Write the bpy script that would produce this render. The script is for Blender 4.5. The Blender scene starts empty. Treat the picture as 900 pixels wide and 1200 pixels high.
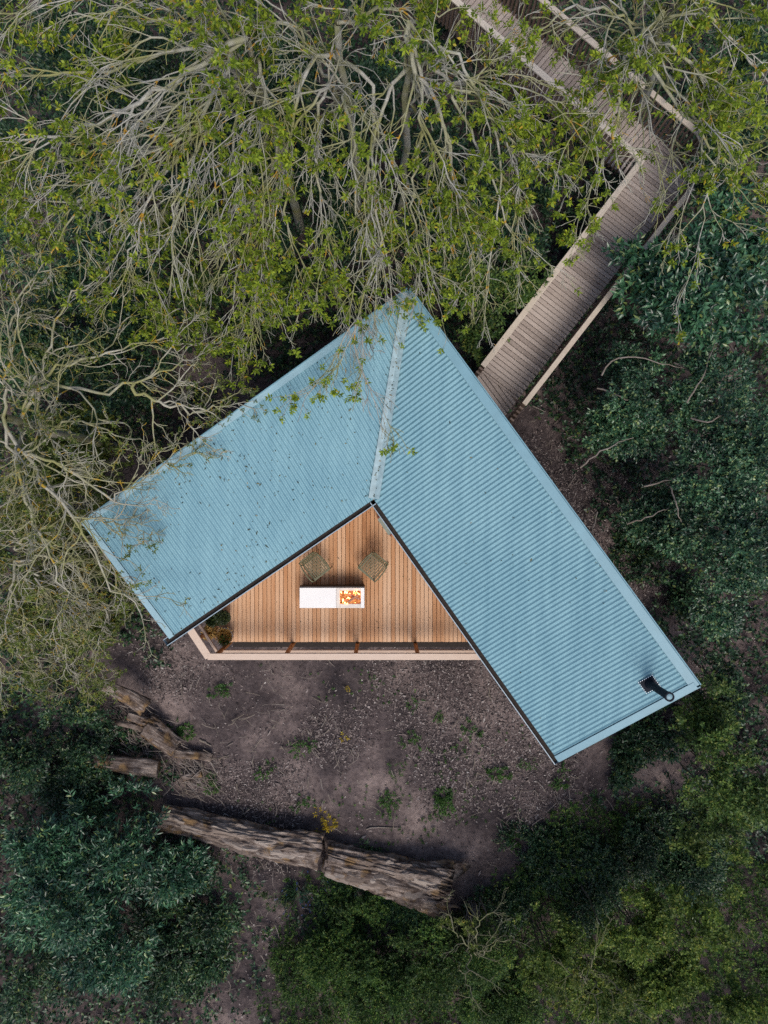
import bpy, math, random
import numpy as np
from mathutils import Vector, Matrix

# ------------------------------------------------------------------ camera, sky, sun, exposure
S = bpy.context.scene
COL = S.collection
CAMZ, F = 16.0, 832.0            # camera height (m), focal length in photo pixels (900x1200)

cd = bpy.data.cameras.new("camera")
cam = bpy.data.objects.new("camera", cd)
COL.objects.link(cam)
cam.location = (0, 0, CAMZ)
cam.rotation_euler = (0, 0, 0)
cd.sensor_fit = 'VERTICAL'
cd.sensor_height = 36.0
cd.lens = 36.0 * F / 1200.0
cd.clip_end = 1000
S.camera = cam

SUN_EL, SUN_AZ = math.radians(58), math.radians(165)     # azimuth measured clockwise from +Y
w = bpy.data.worlds.new("World")
S.world = w
w.use_nodes = True
nt = w.node_tree
nt.nodes.clear()
sky = nt.nodes.new('ShaderNodeTexSky')
sky.sky_type = 'NISHITA'
sky.sun_disc = False
sky.sun_elevation = SUN_EL
sky.sun_rotation = SUN_AZ
sky.air_density = 1.0
sky.dust_density = 3.0
bg = nt.nodes.new('ShaderNodeBackground')
bg.inputs['Strength'].default_value = 0.10
wo = nt.nodes.new('ShaderNodeOutputWorld')
nt.links.new(sky.outputs[0], bg.inputs[0])
nt.links.new(bg.outputs[0], wo.inputs[0])

sl = bpy.data.lights.new("sun", 'SUN')
sl.energy = 1.3
sl.angle = math.radians(28)
sl.color = (1.0, 0.95, 0.88)
sun = bpy.data.objects.new("sun", sl)
COL.objects.link(sun)
sd = Vector((math.sin(SUN_AZ) * math.cos(SUN_EL), math.cos(SUN_AZ) * math.cos(SUN_EL), math.sin(SUN_EL)))
sun.rotation_euler = sd.to_track_quat('Z', 'Y').to_euler()

S.view_settings.view_transform = 'Standard'
S.view_settings.look = 'None'
S.view_settings.exposure = 0.6
S.view_settings.gamma = 1.0
S.render.engine = 'CYCLES'
S.cycles.max_bounces = 5
S.cycles.transparent_max_bounces = 4
S.cycles.use_denoising = False
S.cycles.sample_clamp_indirect = 4.0
S.render.filter_size = 1.15

# ------------------------------------------------------------------ helpers
rng = np.random.default_rng(7)
random.seed(7)


def P(u, v, z):
    """photo pixel -> world point at height z"""
    d = (CAMZ - z) / F
    return np.array([(u - 450.0) * d, (600.0 - v) * d, z])


def unit(a):
    return a / np.maximum(np.linalg.norm(a, axis=-1, keepdims=True), 1e-9)


def vnoise(p, seed=0):
    p = np.asarray(p, float)
    i = np.floor(p).astype(np.int64)
    f = p - i
    f = f * f * (3 - 2 * f)
    out = np.zeros(len(p))
    for dx in (0, 1):
        for dy in (0, 1):
            for dz in (0, 1):
                h = (i[:, 0] + dx) * 374761393 + (i[:, 1] + dy) * 668265263 + (i[:, 2] + dz) * 2147483647 + seed * 974711
                h = (h ^ (h >> 13)) * 1274126177
                h = (h ^ (h >> 16)) & 0xFFFF
                wgt = (f[:, 0] if dx else 1 - f[:, 0]) * (f[:, 1] if dy else 1 - f[:, 1]) * (f[:, 2] if dz else 1 - f[:, 2])
                out += wgt * h / 65535.0
    return out


def mesh_np(name, V, Fc, mat, parent=None, smooth=False):
    """V (n,3), Fc (m,3|4) -> one mesh object"""
    me = bpy.data.meshes.new(name)
    V = np.ascontiguousarray(V, dtype=np.float32)
    Fc = np.ascontiguousarray(Fc, dtype=np.int32)
    m, k = Fc.shape
    me.vertices.add(len(V))
    me.vertices.foreach_set('co', V.ravel())
    me.loops.add(m * k)
    me.loops.foreach_set('vertex_index', Fc.ravel())
    me.polygons.add(m)
    me.polygons.foreach_set('loop_start', np.arange(0, m * k, k, dtype=np.int32))
    me.polygons.foreach_set('loop_total', np.full(m, k, dtype=np.int32))
    if smooth:
        me.polygons.foreach_set('use_smooth', np.ones(m, dtype=bool))
    me.materials.append(mat)
    me.update(calc_edges=True)
    return link(name, me, parent)


def link(name, me, parent=None):
    o = bpy.data.objects.new(name, me)
    COL.objects.link(o)
    if parent is not None:
        o.parent = parent
    return o


def pyd(name, verts, faces, mat, parent=None, smooth=False):
    me = bpy.data.meshes.new(name)
    me.from_pydata([tuple(map(float, v)) for v in verts], [], faces)
    if smooth:
        for p in me.polygons:
            p.use_smooth = True
    me.materials.append(mat)
    me.update()
    return link(name, me, parent)


def tag(o, label=None, cat=None, group=None, kind=None):
    if label: o['label'] = label
    if cat: o['category'] = cat
    if group: o['group'] = group
    if kind: o['kind'] = kind
    return o


def thing(name, label, cat, loc=(0, 0, 0), rz=0.0, group=None):
    o = bpy.data.objects.new(name, None)
    COL.objects.link(o)
    o.empty_display_size = 0.2
    o.location = tuple(map(float, loc))
    o.rotation_euler = (0, 0, rz)
    return tag(o, label, cat, group)


def prism(name, poly, z0, z1, mat, parent=None, bev=0.0):
    """2D polygon (ccw) extruded; optional small chamfer on the top edge"""
    poly = [np.array(p[:2], float) for p in poly]
    n = len(poly)
    area = sum(poly[i][0] * poly[(i + 1) % n][1] - poly[(i + 1) % n][0] * poly[i][1] for i in range(n))
    if area < 0:
        poly = poly[::-1]
    V = [(p[0], p[1], z0) for p in poly]
    if bev:
        c = sum(poly) / n
        V += [(p[0], p[1], z1 - bev) for p in poly]
        inn = []
        for i in range(n):
            a, b, d = poly[i - 1], poly[i], poly[(i + 1) % n]
            e1 = (b - a) / max(np.linalg.norm(b - a), 1e-9)
            e2 = (d - b) / max(np.linalg.norm(d - b), 1e-9)
            m1 = np.array([-e1[1], e1[0]]); m2 = np.array([-e2[1], e2[0]])
            mm = m1 + m2
            den = max(1 + m1 @ m2, 0.3)
            inn.append(b + mm / den * bev)
        V += [(p[0], p[1], z1) for p in inn]
        lay = 3
    else:
        V += [(p[0], p[1], z1) for p in poly]
        lay = 2
    Fc = [list(range(n))[::-1], list(range((lay - 1) * n, lay * n))]
    for L in range(lay - 1):
        for i in range(n):
            j = (i + 1) % n
            Fc.append([L * n + i, L * n + j, (L + 1) * n + j, (L + 1) * n + i])
    return pyd(name, V, Fc, mat, parent)


def clip(poly, pt, nrm):
    """keep the part of the polygon where (p-pt).nrm <= 0"""
    out = []
    n = len(poly)
    for i in range(n):
        a, b = np.array(poly[i], float), np.array(poly[(i + 1) % n], float)
        da, db = (a - pt) @ nrm, (b - pt) @ nrm
        if da <= 0: out.append(a)
        if (da < 0 < db) or (db < 0 < da):
            out.append(a + (b - a) * da / (da - db))
    return out


def box_verts(c, ex, ey, ez, h):
    c, ex, ey, ez = (np.array(q, float) for q in (c, ex, ey, ez))
    V = []
    for sz in (-1, 1):
        for sx, sy in ((-1, -1), (1, -1), (1, 1), (-1, 1)):
            V.append(c + ex * h[0] * sx + ey * h[1] * sy + ez * h[2] * sz)
    return V


BOXF = [[3, 2, 1, 0], [4, 5, 6, 7], [0, 1, 5, 4], [1, 2, 6, 5], [2, 3, 7, 6], [3, 0, 4, 7]]


def beam(name, a, b, wdt, hgt, mat, parent=None, up=(0, 0, 1), bev=0.004):
    """rectangular timber from a to b (centre line)"""
    a, b = np.array(a, float), np.array(b, float)
    d = b - a
    L = np.linalg.norm(d)
    ex = d / L
    u = np.array(up, float)
    ey = np.cross(u, ex); ey /= np.linalg.norm(ey)
    ez = np.cross(ex, ey)
    o = pyd(name, box_verts((a + b) / 2, ex, ey, ez, (L / 2, wdt / 2, hgt / 2)), BOXF, mat, parent)
    if bev:
        m = o.modifiers.new('bevel', 'BEVEL'); m.width = bev; m.segments = 1
    return o


def tubes(Pt, R, n):
    """Pt (B,k,3), R (B,k) -> verts, quads"""
    B, k, _ = Pt.shape
    T = np.empty_like(Pt)
    T[:, 1:-1] = Pt[:, 2:] - Pt[:, :-2]
    T[:, 0] = Pt[:, 1] - Pt[:, 0]
    T[:, -1] = Pt[:, -1] - Pt[:, -2]
    T = unit(T)
    ref = np.tile(np.array([0.31, 0.22, 0.92]), (B, k, 1))
    flat = np.abs((T * ref).sum(-1)) > 0.92
    ref[flat] = (0.9, -0.4, 0.1)
    A = unit(np.cross(T, ref))
    Bn = np.cross(T, A)
    th = np.arange(n) * 2 * math.pi / n
    V = Pt[:, :, None, :] + R[:, :, None, None] * (np.cos(th)[None, None, :, None] * A[:, :, None, :] + np.sin(th)[None, None, :, None] * Bn[:, :, None, :])
    idx = np.arange(B * k * n).reshape(B, k, n)
    a = idx[:, :-1, :]; b = np.roll(idx, -1, 2)[:, :-1, :]
    c = np.roll(idx, -1, 2)[:, 1:, :]; d = idx[:, 1:, :]
    return V.reshape(-1, 3), np.stack([a, b, c, d], -1).reshape(-1, 4)


class Acc:
    def __init__(s): s.V = []; s.F = []; s.n = 0
    def add(s, V, Fc):
        if len(V) == 0: return
        s.V.append(V); s.F.append(np.asarray(Fc) + s.n); s.n += len(V)
    def build(s, name, mat, parent=None, smooth=False):
        if not s.V: return None
        return mesh_np(name, np.concatenate(s.V), np.concatenate(s.F), mat, parent, smooth)


def leaf_geo(base, axis, nrm, length, width, fold=0.25, curl=0.15):
    """folded pointed leaves: 6 verts, 4 tris each"""
    N = len(base)
    axis = unit(axis)
    nrm = unit(nrm - (nrm * axis).sum(-1, keepdims=True) * axis)
    side = np.cross(axis, nrm)
    L = length[:, None]; W = width[:, None]
    tip = base + axis * L - nrm * L * curl
    mid = base + axis * L * 0.45 + nrm * L * curl * 0.25
    l = mid + side * W * 0.5 + nrm * W * fold
    r = mid - side * W * 0.5 + nrm * W * fold
    V = np.stack([base, l, tip, r, mid], 1).reshape(-1, 3)
    i = np.arange(N)[:, None] * 5
    Fc = np.concatenate([i + np.array([[0, 4, 1]]), i + np.array([[4, 2, 1]]), i + np.array([[0, 3, 4]]), i + np.array([[4, 3, 2]])], 0)
    return V, Fc


def leaf_quick(base, axis, nrm, length, width, fold=0.2):
    N = len(base)
    axis = unit(axis)
    nrm = unit(nrm - (nrm * axis).sum(-1, keepdims=True) * axis)
    side = np.cross(axis, nrm)
    L = length[:, None]; W = width[:, None]
    m = base + axis * L * 0.45
    V = np.stack([base, m + side * W * 0.5 + nrm * W * fold, base + axis * L, m - side * W * 0.5 + nrm * W * fold], 1).reshape(-1, 3)
    i = np.arange(N)[:, None] * 4
    Fc = np.concatenate([i + np.array([[0, 2, 1]]), i + np.array([[0, 3, 2]])], 0)
    return V, Fc


def twig_leaves(tp, td, n, tl, ll, lw, ang=0.9, quick=True, upb=0.8, jit=0.35, wj=0.3):
    """n leaves spiralling up each twig (tp base, td dir)"""
    M = len(tp)
    if M == 0: return np.zeros((0, 3)), np.zeros((0, 3), int)
    td = unit(td)
    ref = unit(rng.normal(size=(M, 3)))
    A = unit(np.cross(td, ref)); B = np.cross(td, A)
    t = (np.arange(n) + 0.5) / n
    az = np.arange(n) * 2.399 + rng.uniform(0, 6.28, (M, 1))
    an = ang * (1.15 - 0.55 * t)[None, :] + rng.normal(0, 0.18, (M, n))
    radial = np.cos(az)[..., None] * A[:, None] + np.sin(az)[..., None] * B[:, None]
    ax = np.cos(an)[..., None] * td[:, None] + np.sin(an)[..., None] * radial
    base = tp[:, None] + td[:, None] * (t * 1.0)[None, :, None] * (tl if np.isscalar(tl) else tl[:, None, None])
    ax = ax.reshape(-1, 3); base = base.reshape(-1, 3)
    N = len(ax)
    nr = np.array([0, 0, upb]) + rng.normal(0, jit, (N, 3)) + 0.25 * np.repeat(td, n, 0)
    le = ll * rng.uniform(0.65, 1.2, N)
    wd = lw * rng.uniform(1 - wj, 1 + wj, N)
    return (leaf_quick if quick else leaf_geo)(base, ax, nr, le, wd)


# ------------------------------------------------------------------ materials
def newmat(name):
    m = bpy.data.materials.new(name)
    m.use_nodes = True
    t = m.node_tree
    t.nodes.clear()
    return m, t, t.nodes, t.links


def N(t, typ, **kw):
    n = t.nodes.new(typ)
    for k, v in kw.items():
        if k in n.inputs: n.inputs[k].default_value = v
        else: setattr(n, k, v)
    return n


def ramp(t, fac, stops):
    r = t.nodes.new('ShaderNodeValToRGB')
    el = r.color_ramp.elements
    while len(el) < len(stops): el.new(0.5)
    for e, (p, c) in zip(el, stops):
        e.position = p
        e.color = (*c, 1)
    t.links.new(fac, r.inputs[0])
    return r.outputs[0]


def mixc(t, fac, a, b, mode='MIX'):
    m = t.nodes.new('ShaderNodeMix')
    m.data_type = 'RGBA'
    m.blend_type = mode
    if hasattr(fac, 'links'): t.links.new(fac, m.inputs[0])
    else: m.inputs[0].default_value = fac
    for q, i in ((a, 6), (b, 7)):
        if hasattr(q, 'links'): t.links.new(q, m.inputs[i])
        else: m.inputs[i].default_value = (*q, 1)
    return m.outputs[2]


def noise(t, vec, scale, detail=4, rough=0.55, out=0):
    n = t.nodes.new('ShaderNodeTexNoise')
    n.inputs['Scale'].default_value = scale
    n.inputs['Detail'].default_value = detail
    n.inputs['Roughness'].default_value = rough
    if vec is not None: t.links.new(vec, n.inputs['Vector'])
    return n.outputs[out]


def mapping(t, vec, scale=(1, 1, 1), rot=(0, 0, 0)):
    m = t.nodes.new('ShaderNodeMapping')
    m.inputs['Scale'].default_value = scale
    m.inputs['Rotation'].default_value = rot
    t.links.new(vec, m.inputs[0])
    return m.outputs[0]


def finish(t, col, rough=0.6, spec=0.4, bump=None, bstr=0.3, bdist=0.01, metal=0.0, transl=0.0):
    p = t.nodes.new('ShaderNodeBsdfPrincipled')
    if hasattr(col, 'links'): t.links.new(col, p.inputs['Base Color'])
    else: p.inputs['Base Color'].default_value = (*col, 1)
    if hasattr(rough, 'links'): t.links.new(rough, p.inputs['Roughness'])
    else: p.inputs['Roughness'].default_value = rough
    p.inputs['Specular IOR Level'].default_value = spec
    p.inputs['Metallic'].default_value = metal
    if bump is not None:
        b = t.nodes.new('ShaderNodeBump')
        b.inputs['Strength'].default_value = bstr
        b.inputs['Distance'].default_value = bdist
        t.links.new(bump, b.inputs['Height'])
        t.links.new(b.outputs[0], p.inputs['Normal'])
    o = t.nodes.new('ShaderNodeOutputMaterial')
    sh = p.outputs[0]
    if transl > 0:
        tr = t.nodes.new('ShaderNodeBsdfTranslucent')
        if hasattr(col, 'links'): t.links.new(col, tr.inputs[0])
        else: tr.inputs[0].default_value = (*col, 1)
        mx = t.nodes.new('ShaderNodeMixShader')
        mx.inputs[0].default_value = transl
        t.links.new(sh, mx.inputs[1]); t.links.new(tr.outputs[0], mx.inputs[2])
        sh = mx.outputs[0]
    t.links.new(sh, o.inputs[0])


def leaf_mat(name, stops, rough=0.45, spec=0.4, transl=0.25, patch=0.6):
    m, t, n, l = newmat(name)
    g = n.new('ShaderNodeNewGeometry')
    c = ramp(t, g.outputs['Random Per Island'], stops)
    tc = n.new('ShaderNodeTexCoord')
    nz = noise(t, tc.outputs['Object'], 1.3, 2)
    k = ramp(t, nz, [(0.35, (patch * 1.15, patch * 1.12, patch)), (0.65, (1.65, 1.5, 1.1))])
    c = mixc(t, 1.0, c, k, 'MULTIPLY')
    finish(t, c, rough, spec, transl=transl)
    return m


def bark_mat(name, base, moss, lichen, lich_amt=0.62, sc=3.0):
    m, t, n, l = newmat(name)
    tc = n.new('ShaderNodeTexCoord')
    v = tc.outputs['Object']
    f = noise(t, v, 14, 4)
    c = ramp(t, f, [(0.25, tuple(q * 0.55 for q in base)), (0.7, base)])
    g = ramp(t, noise(t, v, sc, 3), [(0.42, (0, 0, 0)), (0.62, (1, 1, 1))])
    c = mixc(t, g, c, moss)
    y = ramp(t, noise(t, v, sc * 2.3, 3, 0.6), [(lich_amt, (0, 0, 0)), (lich_amt + 0.05, (1, 1, 1))])
    c = mixc(t, y, c, lichen)
    finish(t, c, 0.85, 0.2, bump=f, bstr=0.5, bdist=0.01)
    return m


def plain(name, col, rough=0.5, spec=0.5, metal=0.0, nsc=0, namt=0.25):
    m, t, n, l = newmat(name)
    c = col
    bmp = None
    if nsc:
        tc = n.new('ShaderNodeTexCoord')
        bmp = noise(t, tc.outputs['Object'], nsc, 5, 0.6)
        c = ramp(t, bmp, [(0.25, tuple(q * (1 - namt) for q in col)), (0.75, tuple(min(1, q * (1 + namt * 0.6)) for q in col))])
    finish(t, c, rough, spec, bump=bmp, bstr=0.15, bdist=0.003, metal=metal)
    return m


def wood_mat(name, stops, rough=0.7, axis=(14, 1.0, 14), stain=None, obj_rand=True, knots=True):
    """planks: grain stretched along one axis, tone per board"""
    m, t, n, l = newmat(name)
    tc = n.new('ShaderNodeTexCoord')
    oi = n.new('ShaderNodeObjectInfo')
    v = mapping(t, tc.outputs['Object'], axis)
    add = n.new('ShaderNodeVectorMath'); add.operation = 'ADD'
    sc = n.new('ShaderNodeVectorMath'); sc.operation = 'SCALE'
    cb = n.new('ShaderNodeCombineXYZ')
    for i in range(3): l.new(oi.outputs['Random'], cb.inputs[i])
    l.new(cb.outputs[0], sc.inputs[0]); sc.inputs['Scale'].default_value = 37.0
    l.new(v, add.inputs[0]); l.new(sc.outputs[0], add.inputs[1])
    g = noise(t, add.outputs[0], 2.2, 6, 0.65)
    mx = n.new('ShaderNodeMath'); mx.operation = 'MULTIPLY_ADD'
    mx.inputs[1].default_value = 0.55
    l.new(g, mx.inputs[0])
    rr = n.new('ShaderNodeMath'); rr.operation = 'MULTIPLY'; rr.inputs[1].default_value = 0.45
    l.new(oi.outputs['Random'], rr.inputs[0]); l.new(rr.outputs[0], mx.inputs[2])
    c = ramp(t, mx.outputs[0], stops)
    if knots:
        vo = n.new('ShaderNodeTexVoronoi'); vo.inputs['Scale'].default_value = 3.2
        kv = mapping(t, tc.outputs['Object'], (1.6, 1.0, 1.6))
        l.new(kv, vo.inputs['Vector'])
        kk = ramp(t, vo.outputs['Distance'], [(0.035, (0.35, 0.25, 0.2)), (0.075, (1, 1, 1))])
        c = mixc(t, 0.8, c, kk, 'MULTIPLY')
    if stain:
        s = ramp(t, noise(t, tc.outputs['Object'], 1.6, 4), [(0.4, (0, 0, 0)), (0.7, (1, 1, 1))])
        c = mixc(t, s, c, stain)
    finish(t, c, rough, 0.3, bump=g, bstr=0.25, bdist=0.004)
    return m


MAT = {}
# painted roof steel
m, t, n, l = newmat('roof_steel')
tc = n.new('ShaderNodeTexCoord')
a = noise(t, tc.outputs['Object'], 0.7, 5, 0.6)
c = ramp(t, a, [(0.3, (0.145, 0.296, 0.355)), (0.7, (0.190, 0.348, 0.402))])
d = ramp(t, noise(t, tc.outputs['Object'], 22, 3, 0.7), [(0.60, (1, 1, 1)), (0.74, (0.70, 0.76, 0.74))])
c = mixc(t, 1.0, c, d, 'MULTIPLY')
for rz in (-0.955, 0.62):
    st = noise(t, mapping(t, tc.outputs['Object'], (5.0, 0.5, 1.0), (0, 0, rz)), 1.6, 5, 0.6)
    st = ramp(t, st, [(0.38, (0.86, 0.90, 0.92)), (0.6, (1.05, 1.04, 1.03))])
    c = mixc(t, 0.6, c, st, 'MULTIPLY')
finish(t, c, ramp(t, a, [(0.3, (0.42,) * 3), (0.7, (0.58,) * 3)]), 0.45)
MAT['roof'] = m
MAT['flash'] = plain('flashing_steel', (0.168, 0.318, 0.380), 0.45, 0.45, nsc=2.5, namt=0.14)
MAT['valley'] = plain('valley_steel', (0.27, 0.385, 0.42), 0.5, 0.4, nsc=9, namt=0.35)
MAT['gutter'] = plain('gutter_steel', (0.33, 0.42, 0.48), 0.4, 0.5, nsc=8, namt=0.3)
MAT['flue'] = plain('flue_black', (0.008, 0.010, 0.018), 0.6, 0.12, nsc=20, namt=0.4)
MAT['flue_in'] = plain('flue_inside', (0.20, 0.33, 0.38), 0.5)
MAT['rivet'] = plain('rivet_white', (0.8, 0.8, 0.82), 0.4)
MAT['deck'] = wood_mat('deck_larch', [(0.08, (0.24, 0.095, 0.038)), (0.28, (0.47, 0.225, 0.10)), (0.52, (0.58, 0.335, 0.185)), (0.9, (0.70, 0.49, 0.335))], 0.65)
MAT['walk'] = wood_mat('boardwalk_timber', [(0.1, (0.20, 0.16, 0.14)), (0.45, (0.40, 0.335, 0.295)), (0.9, (0.54, 0.465, 0.415))], 0.75, axis=(9, 9, 9), stain=None)
MAT['cap'] = wood_mat('rail_cap_pale', [(0.1, (0.42, 0.29, 0.21)), (0.5, (0.58, 0.44, 0.345)), (0.9, (0.68, 0.55, 0.45))], 0.6, axis=(3, 12, 12), knots=False)
MAT['capw'] = wood_mat('boardwalk_cap', [(0.1, (0.36, 0.29, 0.22)), (0.5, (0.55, 0.47, 0.38)), (0.9, (0.66, 0.58, 0.48))], 0.7, axis=(4, 4, 12), knots=False)
MAT['post'] = wood_mat('orange_timber', [(0.1, (0.24, 0.085, 0.025)), (0.5, (0.42, 0.17, 0.055)), (0.9, (0.52, 0.24, 0.09))], 0.6, knots=False)
MAT['slat'] = wood_mat('baluster_timber', [(0.1, (0.075, 0.05, 0.038)), (0.5, (0.15, 0.105, 0.08)), (0.9, (0.24, 0.175, 0.14))], 0.7, knots=False)
MAT['clad'] = wood_mat('cladding', [(0.1, (0.10, 0.06, 0.04)), (0.6, (0.20, 0.12, 0.08)), (0.9, (0.28, 0.18, 0.12))], 0.7)
MAT['joist'] = plain('joist', (0.06, 0.045, 0.035), 0.8, nsc=6)
MAT['table'] = plain('table_white', (0.86, 0.85, 0.84), 0.45, nsc=3, namt=0.05)
MAT['tabled'] = plain('table_dark', (0.035, 0.024, 0.022), 0.7, nsc=12, namt=0.5)  # dark tone for the table body and its back edge
MAT['burner'] = plain('burner_stone', (0.74, 0.68, 0.62), 0.6, nsc=6, namt=0.2)
MAT['logdark'] = plain('burning_log', (0.42, 0.20, 0.13), 0.8, nsc=20, namt=0.6)
MAT['chair'] = plain('olive_metal', (0.125, 0.125, 0.065), 0.45, nsc=14, namt=0.25)
MAT['bench'] = plain('sage_bench', (0.25, 0.29, 0.25), 0.7, nsc=8, namt=0.2)
MAT['terra'] = plain('terracotta', (0.25, 0.07, 0.045), 0.7, nsc=10, namt=0.3)
MAT['pot'] = plain('grey_pot', (0.30, 0.28, 0.27), 0.6, nsc=10, namt=0.3)
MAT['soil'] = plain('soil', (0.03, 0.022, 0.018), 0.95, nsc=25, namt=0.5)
m, t, n, l = newmat('flame')
tc = n.new('ShaderNodeTexCoord')
g = n.new('ShaderNodeNewGeometry')
c = ramp(t, noise(t, tc.outputs['Object'], 22, 3), [(0.3, (1.0, 0.25, 0.04)), (0.5, (1.0, 0.42, 0.12)), (0.7, (1.0, 0.62, 0.3))])
em = n.new('ShaderNodeEmission'); em.inputs['Strength'].default_value = 7.0
l.new(c, em.inputs[0])
o = n.new('ShaderNodeOutputMaterial'); l.new(em.outputs[0], o.inputs[0])
MAT['flame'] = m

m, t, n, l = newmat('embers')
tc = n.new('ShaderNodeTexCoord')
nz = noise(t, tc.outputs['Object'], 26, 4, .6)
em = n.new('ShaderNodeEmission')
l.new(ramp(t, nz, [(0.3, (0.10, 0.02, 0.006)), (0.5, (0.55, 0.16, 0.05)), (0.7, (0.95, 0.40, 0.13))]), em.inputs[0])
em.inputs['Strength'].default_value = 0.9
o = n.new('ShaderNodeOutputMaterial'); l.new(em.outputs[0], o.inputs[0])
MAT['ember'] = m

# ground: dark purple brown forest soil
m, t, n, l = newmat('forest_soil')
tc = n.new('ShaderNodeTexCoord'); v = tc.outputs['Object']
big = noise(t, v, 0.55, 4, 0.6)
c = ramp(t, big, [(0.33, (0.040, 0.033, 0.035)), (0.5, (0.112, 0.088, 0.084)), (0.66, (0.25, 0.195, 0.175))])
fine = noise(t, v, 9, 8, 0.7)
fc = ramp(t, fine, [(0.3, (0.45, 0.43, 0.45)), (0.55, (0.95, 0.95, 0.97)), (0.75, (1.35, 1.3, 1.3))])
c = mixc(t, 1.0, c, fc, 'MULTIPLY')
finish(t, c, 0.95, 0.15, bump=fine, bstr=0.9, bdist=0.05)
MAT['soilg'] = m

m, t, n, l = newmat('mulch_chip')
g = n.new('ShaderNodeNewGeometry')
c = ramp(t, g.outputs['Random Per Island'], [(0.0, (0.018, 0.015, 0.016)), (0.40, (0.085, 0.068, 0.066)), (0.72, (0.21, 0.168, 0.155)), (0.95, (0.28, 0.24, 0.225)), (1.0, (0.46, 0.42, 0.39))])
finish(t, c, 0.9, 0.2)
MAT['chip'] = m

m, t, n, l = newmat('old_log')
tc = n.new('ShaderNodeTexCoord')
v = mapping(t, tc.outputs['Object'], (1.2, 9, 9))
a = noise(t, v, 2.0, 8, 0.7)
c = ramp(t, a, [(0.30, (0.028, 0.021, 0.019)), (0.42, (0.13, 0.098, 0.080)), (0.56, (0.29, 0.235, 0.20)), (0.72, (0.47, 0.41, 0.36))])
b = ramp(t, noise(t, tc.outputs['Object'], 3.1, 6, .65), [(0.40, (1.1, 1.1, 1.1)), (0.62, (0.32, 0.28, 0.27))])
c = mixc(t, 1.0, c, b, 'MULTIPLY')
y = ramp(t, noise(t, tc.outputs['Object'], 3.3, 4), [(0.56, (0, 0, 0)), (0.68, (.8, .8, .8))])
c = mixc(t, y, c, (0.24, 0.15, 0.07))
finish(t, c, 0.9, 0.2, bump=a, bstr=0.9, bdist=0.04)
MAT['log'] = m

MAT['plate'] = wood_mat('bark_plate', [(0.1, (0.05, 0.036, 0.03)), (0.45, (0.17, 0.13, 0.105)), (0.9, (0.40, 0.34, 0.29))], 0.9, axis=(2, 12, 12), knots=False)
MAT['bark'] = bark_mat('pale_bark', (0.43, 0.42, 0.37), (0.25, 0.25, 0.105), (0.42, 0.24, 0.03), 0.63, 1.6)
MAT['bark2'] = bark_mat('lichen_bark', (0.42, 0.40, 0.32), (0.24, 0.235, 0.10), (0.40, 0.26, 0.03), 0.60, 1.9)
MAT['bark3'] = bark_mat('dark_bark', (0.13, 0.105, 0.085), (0.07, 0.075, 0.04), (0.16, 0.13, 0.05), 0.66)
MAT['twig'] = bark_mat('dead_twig', (0.19, 0.18, 0.12), (0.13, 0.14, 0.06), (0.2, 0.17, 0.05), 0.66)
MAT['stick'] = bark_mat('dry_stick', (0.27, 0.23, 0.205), (0.18, 0.15, 0.12), (0.25, 0.2, 0.12), 0.68)

MAT['lf_lime'] = leaf_mat('ash_leaf', [(0, (0.055, 0.102, 0.012)), (0.5, (0.145, 0.222, 0.022)), (0.93, (0.24, 0.32, 0.036)), (1, (0.36, 0.25, 0.025))], 0.5, 0.3, 0.35, 0.8)
MAT['lf_olive'] = leaf_mat('olive_leaf', [(0, (0.042, 0.070, 0.016)), (0.5, (0.088, 0.130, 0.030)), (0.9, (0.145, 0.185, 0.05)), (1, (0.22, 0.17, 0.03))], 0.55, 0.3, 0.3, 0.8)
MAT['lf_teal'] = leaf_mat('evergreen_leaf', [(0, (0.008, 0.030, 0.020)), (0.5, (0.028, 0.085, 0.056)), (0.85, (0.075, 0.170, 0.110)), (1, (0.18, 0.24, 0.11))], 0.34, 0.55, 0.12)
MAT['lf_laurel'] = leaf_mat('laurel_leaf', [(0, (0.010, 0.040, 0.026)), (0.5, (0.030, 0.098, 0.064)), (0.9, (0.070, 0.175, 0.110)), (1, (0.17, 0.22, 0.08))], 0.30, 0.6, 0.12)
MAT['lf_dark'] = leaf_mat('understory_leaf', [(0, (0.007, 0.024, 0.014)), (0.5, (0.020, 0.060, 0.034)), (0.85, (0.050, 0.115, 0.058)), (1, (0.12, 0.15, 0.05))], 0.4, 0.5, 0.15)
MAT['lf_mid'] = leaf_mat('shrub_leaf', [(0, (0.020, 0.055, 0.018)), (0.5, (0.055, 0.115, 0.032)), (0.9, (0.12, 0.19, 0.055)), (1, (0.20, 0.22, 0.06))], 0.5, 0.35, 0.25)
MAT['lf_green'] = leaf_mat('thicket_leaf', [(0, (0.010, 0.038, 0.012)), (0.5, (0.034, 0.086, 0.022)), (0.9, (0.085, 0.155, 0.036)), (1, (0.15, 0.18, 0.05))], 0.55, 0.3, 0.25)
MAT['lf_sap'] = leaf_mat('sapling_leaf', [(0, (0.028, 0.065, 0.016)), (0.5, (0.080, 0.145, 0.034)), (0.9, (0.15, 0.21, 0.05)), (1, (0.22, 0.24, 0.06))], 0.5, 0.3, 0.3)
MAT['lf_weed'] = leaf_mat('weed_leaf', [(0, (0.020, 0.060, 0.018)), (0.6, (0.040, 0.105, 0.028)), (1, (0.075, 0.14, 0.035))], 0.5, 0.3, 0.25, 0.9)
MAT['lf_yellow'] = leaf_mat('yellow_leaf', [(0, (0.22, 0.16, 0.010)), (0.6, (0.38, 0.30, 0.02)), (1, (0.20, 0.22, 0.03))], 0.5, 0.3, 0.3, 0.9)
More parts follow.
